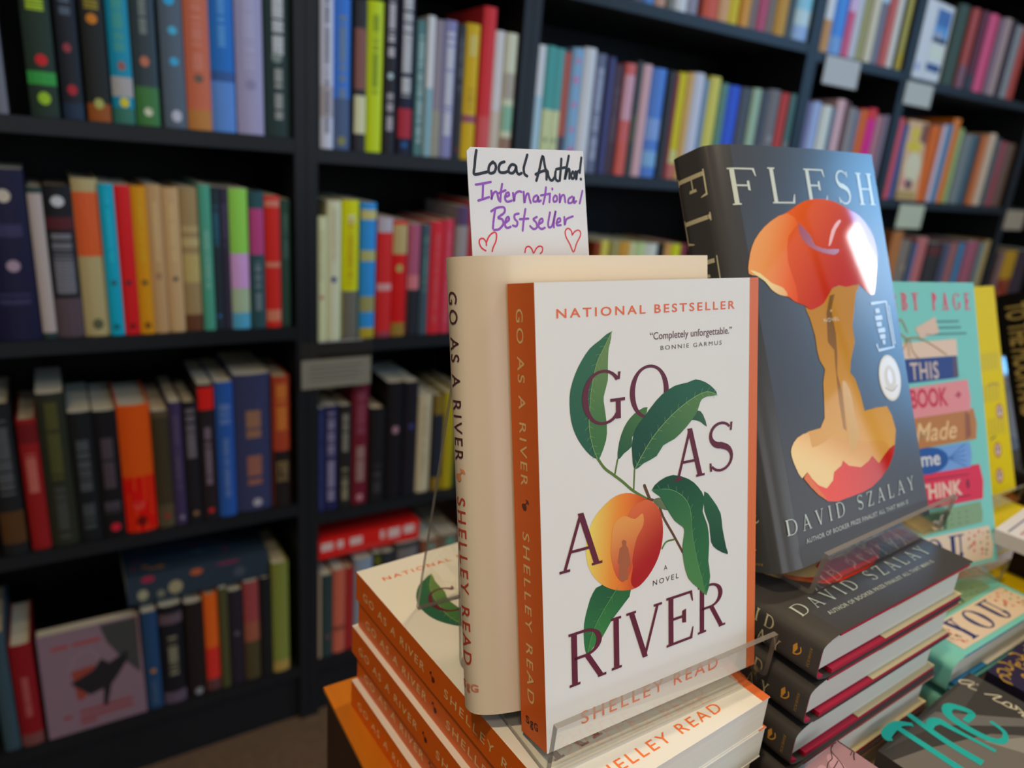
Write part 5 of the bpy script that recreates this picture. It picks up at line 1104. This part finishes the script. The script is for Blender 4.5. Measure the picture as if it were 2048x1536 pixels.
F_LAB = ['lowest dark hardcover of the apple core stack, resting on the table', 'fourth dark hardcover down in the apple core stack', 'third dark hardcover down in the apple core stack',
    'second dark hardcover down in the apple core stack', 'topmost dark hardcover of the apple core stack, under the right easel']
G = Vector((.3074, .1632, 0)); proto = None
for i in range(5):
    dx, dy, yw = [(-.002, -.001, .05), (-.004, 0, .045), (-.003, .001, .05), (-.0015, 0, .044), (0, 0, .047)][i]
    loc = (G.x+dx, G.y+dy, TZ+FT*(i+1)); rot = lie_rot(yw)
    if proto is None: proto = hardcover('hardcover_book', F_LAB[i], loc, rot, .158, .236, FT-.0002, DK, 'b01838', 'c8b890', 'stack of apple core hardcovers', front=flesh_front, spine=flesh_spine, jrough=.45, jspec=.22)
    else: copy_thing(proto, loc, rot, F_LAB[i])
easel('clear acrylic easel under the standing apple core hardcover', (.3340, .1915, -.2165), .07, [(-.0036, .0275), (0, .0002), (.070, .0002), (.128, .135), (.150, .0004)], .154, .0028)

# ================================================================== books at the right
TEAL = '76c4bc'
def this_front(P, W, H):
    o = W; D = ART; S = lambda k, lim: [(max(o+u, lim), v) for u, v in D[k]]
    P.serif_text('LIBBY PAGE', o-118, o-6.5, 206, 219.8, 'd0506c', 1, .42, .17, .06)
    for i, (a, c) in enumerate(((-50, -22), (-50, -20), (-53, -14))): P.rect(o+a, o+c, 196-5*i, 197.8-5*i, '5c8c8c', 1)
    P.poly(S('cream', 34), 'd8c0ac', 1); P.poly(S('tag', 0), 'd0b8a4', 2); P.rect(o-62, o-54, 186, 187, '9c8c80', 3)
    for s in ([(o-82, 189), (o-88, 199), (o-94, 192), (o-84, 184)], [(o-84, 184), (o-86, 178), (o-94, 171)], [(o-82, 184), (o-70, 184), (o-55, 178), (o-40, 170)], [(o-80, 184), (o-78, 174), (o-72, 168)], [(o-83, 184), (o-82, 170)]): P.stroke(s, 1.1, '9c7438', 4)
    P.poly(S('navy', 30), '2c4080', 2); P.poly([(o-34, 151.4), (o-27.8, 152), (o-27.8, 168), (o-33, 168.4)], '5c4a60', 3)
    P.text('THIS', o-82.5, o-50.6, 151.8, 13.6, 'c0b0a8', 4, 1.1, .02)
    P.poly(S('pink', 22), 'd88a8e', 2); P.text('BOOK', o-85.2, o-42.5, 130, 14.4, 'c03048', 4, 1.0, .03); P.stroke([(o-34, 137), (o-27, 138)], 1.2, 'b04458', 4); P.ellipse(o-30, 137.5, 2.2, 2.6, 'b04458', 4)
    P.poly(S('brown', 16), 'b0743a', 2); P.poly([(o-26, 101), (o-19, 104), (o-19, 121), (o-24, 124)], '8c5438', 3)
    P.text('Made', o-82.9, o-35.4, 103.4, 14.8, 'dcb684', 4, 1.0, .01, .3)
    P.poly(S('blue', 30), '6c98d4', 2); P.ellipse(o-72, 88, 24, 10.5, '1c5098', 3)
    for k in range(5): P.stroke([(o-48, 88), (o-28, 80+4.4*k)], .8, '4068ac', 4)
    P.text('me', o-78.7, o-57.4, 84.2, 11.5, 'd0d0d0', 4, 1.0, .015)
    P.poly(S('crim', 20), 'd02848', 2); P.rect(o-110, o-26, 56, 57.4, '9c1c38', 3); P.rect(o-110, o-26, 73, 74.2, '9c1c38', 3); P.text('THINK', o-84, o-35, 58.8, 11.4, 'd8b8a8', 4, 1.05, .04); P.ellipse(o-28, 66, 2, 4, '7c1c34', 4)
    P.poly(S('green', 26), '7c9c78', 2); P.poly([(26, 33), (o-57, 33.4), (o-55, 40), (o-57, 47), (26, 47)], '3c6444', 3); P.text('of', o-72.6, o-58.8, 34.6, 10.6, 'd8c8b4', 4, 1.0, .02)
    for k in range(9): P.rect(o-52+(k % 3)*9, o-49+(k % 3)*9, 36+4*(k//3), 36.8+4*(k//3), '5c7c60', 3)
    P.poly([(18, 4), (o-7, 4), (o-4, 13), (o-7, 30.4), (18, 28.6)], 'd8c4ac', 2)
    P.serif_text('YOU', o-106, o-38, 6.5, 27.5, '25306a', 4, .3, .22, .06)
    rr = random.Random(3)
    for k in range(46):
        left = k % 2; a = rr.uniform(20, o-108) if left else rr.uniform(o-34, o-8); q = rr.uniform(6, 28)
        P.ellipse(a, q, *((1.4, 1.3) if k % 3 == 0 else (.7, 1.3)), rr.choice(('c8504c', 'd06c5c', 'b84848')) if k % 3 == 0 else rr.choice(('3c6c44', '48784c', 'd08878')), 4+k % 3, rot=rr.uniform(0, 3), n=10)
def simple_spine(col): return lambda P, H, T: None
RT = lean_rot(-.162, .373); WT = .137
tl = Vector((.626, .213, -.282))-(RT.to_matrix() @ Vector((WT, 0, 0)))
hardcover('hardcover_book', 'teal hardcover with painted book spines, standing right of the apple core book', tl, RT, WT, .2285, .0265, TEAL, '2a84b8', 'd8d4c8', 'books displayed on the table', front=this_front, jrough=.5, jspec=.18)
YT = .0284
for i in range(2):
    lab = ['lower teal hardcover of the pair stacked on the table', 'upper teal hardcover lettered YOU, lying on an identical one'][i]
    hardcover('hardcover_book', lab, (.4815+.002*(1-i), .1685, TZ+YT*(i+1)), lie_rot(.01+.01*i), .139, .2285, YT-.0002, TEAL, '2a84b8', 'd8d4c8', 'stack of teal hardcovers', front=this_front, jrough=.5, jspec=.18)
easel('clear acrylic easel under the standing teal hardcover', (.4700, .2290, -.2950), -.162, [(-.003, .0235), (0, .0002), (.070, .0002), (.122, .135), (.140, .0004)], .150, .0024)

def flat_book(label, loc, rot, W, H, T, col, group, art=None, spine=None, k=1.0, spec=.15):
    t = thing('paperback_book', label, 'book', loc, rot, group=group); b = MB()
    b.sheet([(W, T), (0, T), (0, 0), (W, 0)], 0, H, .0006, mat(col, .5, spec))
    if art: art(Print(b, lambda u, v, l: (u*k/1000, -l, v*k/1000), kw=dict(rough=.5, spec=.15)), W*1000/k, H*1000/k)
    if spine: spine(Print(b, lambda a, c, l: (-l, T-c/1000, H-a/1000), kw=dict(rough=.5, spec=.15)), H*1000, T*1000)
    b.build('cover', t); q = MB(); q.box(.0008, W-.0008, .0008, T-.0008, .0004, H-.0004, pages_mat('d4cdbc')); q.build('page_block', t)
    return t
# yellow standing book and its stack
def yellow_art(P, W, H):
    rr = random.Random(5)
    for (a, v, w_, h_) in ((W-40, 128, 30, 16), (W-44, 96, 26, 16), (W-40, 62, 30, 16)):
        for k in range(5): P.stroke([(a+k*7, v), (a+2+k*7, v+h_)], 1.6, 'a08c10', 1); 
    for (a, v) in ((W-28, 46), (W-16, 84), (W-30, 20)): P.ellipse(a, v, 7, 8, 'b06a20', 2); P.ellipse(a, v, 4.6, 5.4, 'c8b0a0', 3); P.ellipse(a, v+1, 2, 2, '5c3c30', 4)
    P.stroke([(W-34, 112), (W-22, 113), (W-12, 111)], 1.2, '8c5c18', 2); P.stroke([(W-40, 58), (W-30, 60)], 1.6, '6a4c18', 2)
RY = lean_rot(0, .36)
flat_book('bright yellow paperback standing behind the teal hardcover', (.682, .2835, -.2872), RY, .138, .2125, .02, 'd8c000', 'books displayed on the table', yellow_art, spec=.02)
flat_book('upper yellow paperback lying beneath the standing yellow one', (.672, .2530, TZ+.0540), lie_rot(0), .14, .213, .0266, 'd4bc10', 'yellow paperbacks lying on the table')
flat_book('lower yellow paperback of the pair, on the table', (.674, .2525, TZ+.0270), lie_rot(0), .14, .213, .0268, 'd4bc10', 'yellow paperbacks lying on the table')
easel('clear acrylic easel under the standing yellow paperback', (.686, .2770, TZ+.0542), 0, [(-.002, .020), (0, .0002), (.070, .0002), (.118, .12), (.135, .0004)], .13, .0024)
# flat yellow book in shade with the white-backed one on top
flat_book('shaded yellow book lying under the white text-covered one', (.628, .0060, TZ+.0560), lie_rot(.02), .14, .213, .0558, 'd8b810', 'books lying flat at the right edge')
def text_back(P, W, H):
    P.rect(4, W-4, H-9, H-7.5, '6c6484', 1)
    for k in range(22):
        P.rect(8, W-10-(k*7) % 13, H-17-8*k, H-15-8*k, 'a89c9c' if k % 4 else 'b88c88', 1)
flat_book('white book back covered in lines of text at right edge', (.650, .010, -.2560), lie_rot(.12), .14, .213, .0120, 'd8d4d4', 'books lying flat at the right edge', text_back)
flat_book('dark brown block added for the shadow gap between white and yellow books', (.668, .008, -.2682), lie_rot(.10), .125, .205, .0274, '2a1c10', 'books lying flat at the right edge')  # dark filler standing in for the shadow beneath the white book
# dark book whose gold-lettered spine faces us
def gold_spine(P, H, T): P.text('TO THE MOON AND', 12, 150, T*.22, T*.56, 'b8a45c', 1, 1.0, .03)
flat_book('black book with tall gold capitals down its spine, right edge', (.975, .300, -.299), lean_rot(0, .40), .14, .215, .040, '15140f', 'books displayed on the table', spine=gold_spine)
easel('clear acrylic easel under the black gold-lettered book', (.976, .2920, -.3175), 0, [(-.002, .020), (0, .0002), (.085, .0002), (.130, .12), (.150, .0004)], .13, .0024)
flat_book('dark book lying under the easel of the gold-lettered one', (.960, .20, -.3177), lie_rot(0), .15, .23, .0340, '1c1a18', 'books lying flat at the right edge')

# foreground: grey photo cover with turquoise script, dark ornate book, pink veined book
def the_art(P, W, H):
    # v measured from the head
    o = H
    P.poly([(2, o-2), (118, o-2), (118, o-8), (66, o-14), (30, o-6)], '4a4846', 1)
    P.poly([(0, o-8), (24, o-14), (70, o-30), (100, o-52), (W, o-70), (W, o-90), (60, o-60), (0, o-40)], '6c6862', 1)
    P.poly([(40, o-3), (60, o-4), (104, o-38), (96, o-40)], '6a6866', 2)
    P.poly([(0, o-50), (60, o-70), (W, o-100), (W, 0), (0, 0)], '7a7568', 1)
    P.poly([(60, o-30), (100, o-50), (W, o-60), (W, o-76), (80, o-62)], '8a8880', 2)
    TQ = '22a8a4'
    for k, w in (('T', 5.2), ('h', 5.0), ('e', 5.0)):
        for s in SCR[k]:
            tp = (lambda x: .55+.55*math.sin(math.pi*min(1, x*1.1+.05))) if k == 'e' or len(s) > 3 else (lambda x: .8+.3*x)
            P.stroke([(u, o+v) for u, v in s], w, TQ, 5, 6, tp)
    for k in ('a', 'n'):
        for s in SCR[k]: P.stroke([(u, o+v) for u, v in s], .9, 'cfc8b0', 4, 5)
KS = 1.0759
def grey(label, z, yw, dx, dy, art=None):
    flat_book(label, (.3787+dx+.2254*math.sin(yw), .1565+dy-.2254*math.cos(yw), z), lie_rot(yw), .127, .2254, .0198, '3c3a38', 'paperbacks in the bottom right corner', art, k=KS)
grey('grey paperback with big turquoise script, lying at the bottom right', -.3120, .087, 0, 0, the_art)
grey('lower grey paperback under the turquoise-script one', -.3320, .08, .002, -.001)
def ornate(P, W, H):
    rr = random.Random(9)
    P.poly([(0, H), (W, H), (W, H-60), (0, H-50)], '2c2444', 1)
    for k in range(12):
        a, v = rr.uniform(4, 60), H-rr.uniform(4, 20); th = rr.uniform(0, 6.3); P.stroke([(a+r_*math.cos(th+q_*.9), v+r_*math.sin(th+q_*.9)) for q_, r_ in enumerate((1, 2.2, 3.4, 4.4, 5.2, 5.6))], rr.uniform(.8, 1.5), 'b08c38', 3)
    P.ellipse(24, H-30, 13, 6, 'a8681c', 3, rot=.5); P.ellipse(44, H-24, 9, 5, 'b8781c', 3, rot=-.4); P.ellipse(34, H-38, 14, 5, '4c4068', 2)
    P.ellipse(70, H-16, 10, 8, 'b8905c', 3)
flat_book('dark purple book with gold flourishes at the bottom right edge', (.5168+.215*math.sin(.06), .1620-.215*math.cos(.06), -.3110), lie_rot(.06), .100, .215, .0405, '1e1a2c', 'paperbacks in the bottom right corner', ornate)
def veined(P, W, H):
    rr = random.Random(4)
    for k in range(34):
        a, v = rr.uniform(2, W-4), H-rr.uniform(1, 70); p = [(a, v)]; d = rr.uniform(-.5, .9)
        for q in range(5): a += rr.uniform(3, 7)*math.cos(d); v += rr.uniform(3, 7)*math.sin(d); d += rr.uniform(-.6, .6); p.append((min(W-.5, max(.5, a)), min(H-.5, v)))
        P.stroke(p, rr.choice((.5, .8)), '4a3a40', 1+k % 3, 3)
    for k in range(10): P.ellipse(rr.uniform(10, W-10), H-rr.uniform(8, 60), 9, 4, 'b8909c', 0, rot=rr.uniform(0, 3))
VY = .11; vp = Vector((.3327, .1580))
hd = Vector((-math.sin(VY), math.cos(VY))); xd = Vector((math.cos(VY), math.sin(VY)))
# pink veined books: head-right corner tucked before the dark stack
for k_, lab in enumerate(('lowest pinkish book of three in the bottom edge of the photo', 'middle pinkish book of three in the bottom edge of the photo', 'pinkish book with dark cracks, topmost in the bottom edge of photo')):
    vc = vp-xd*.118-hd*.19
    flat_book(lab, (vc.x+.001*(k_-2), vc.y, TZ+.0223*(k_+1)), lie_rot(VY), .118, .19, .0221, 'a07c84', 'paperbacks in the bottom right corner', veined if k_ == 2 else None)
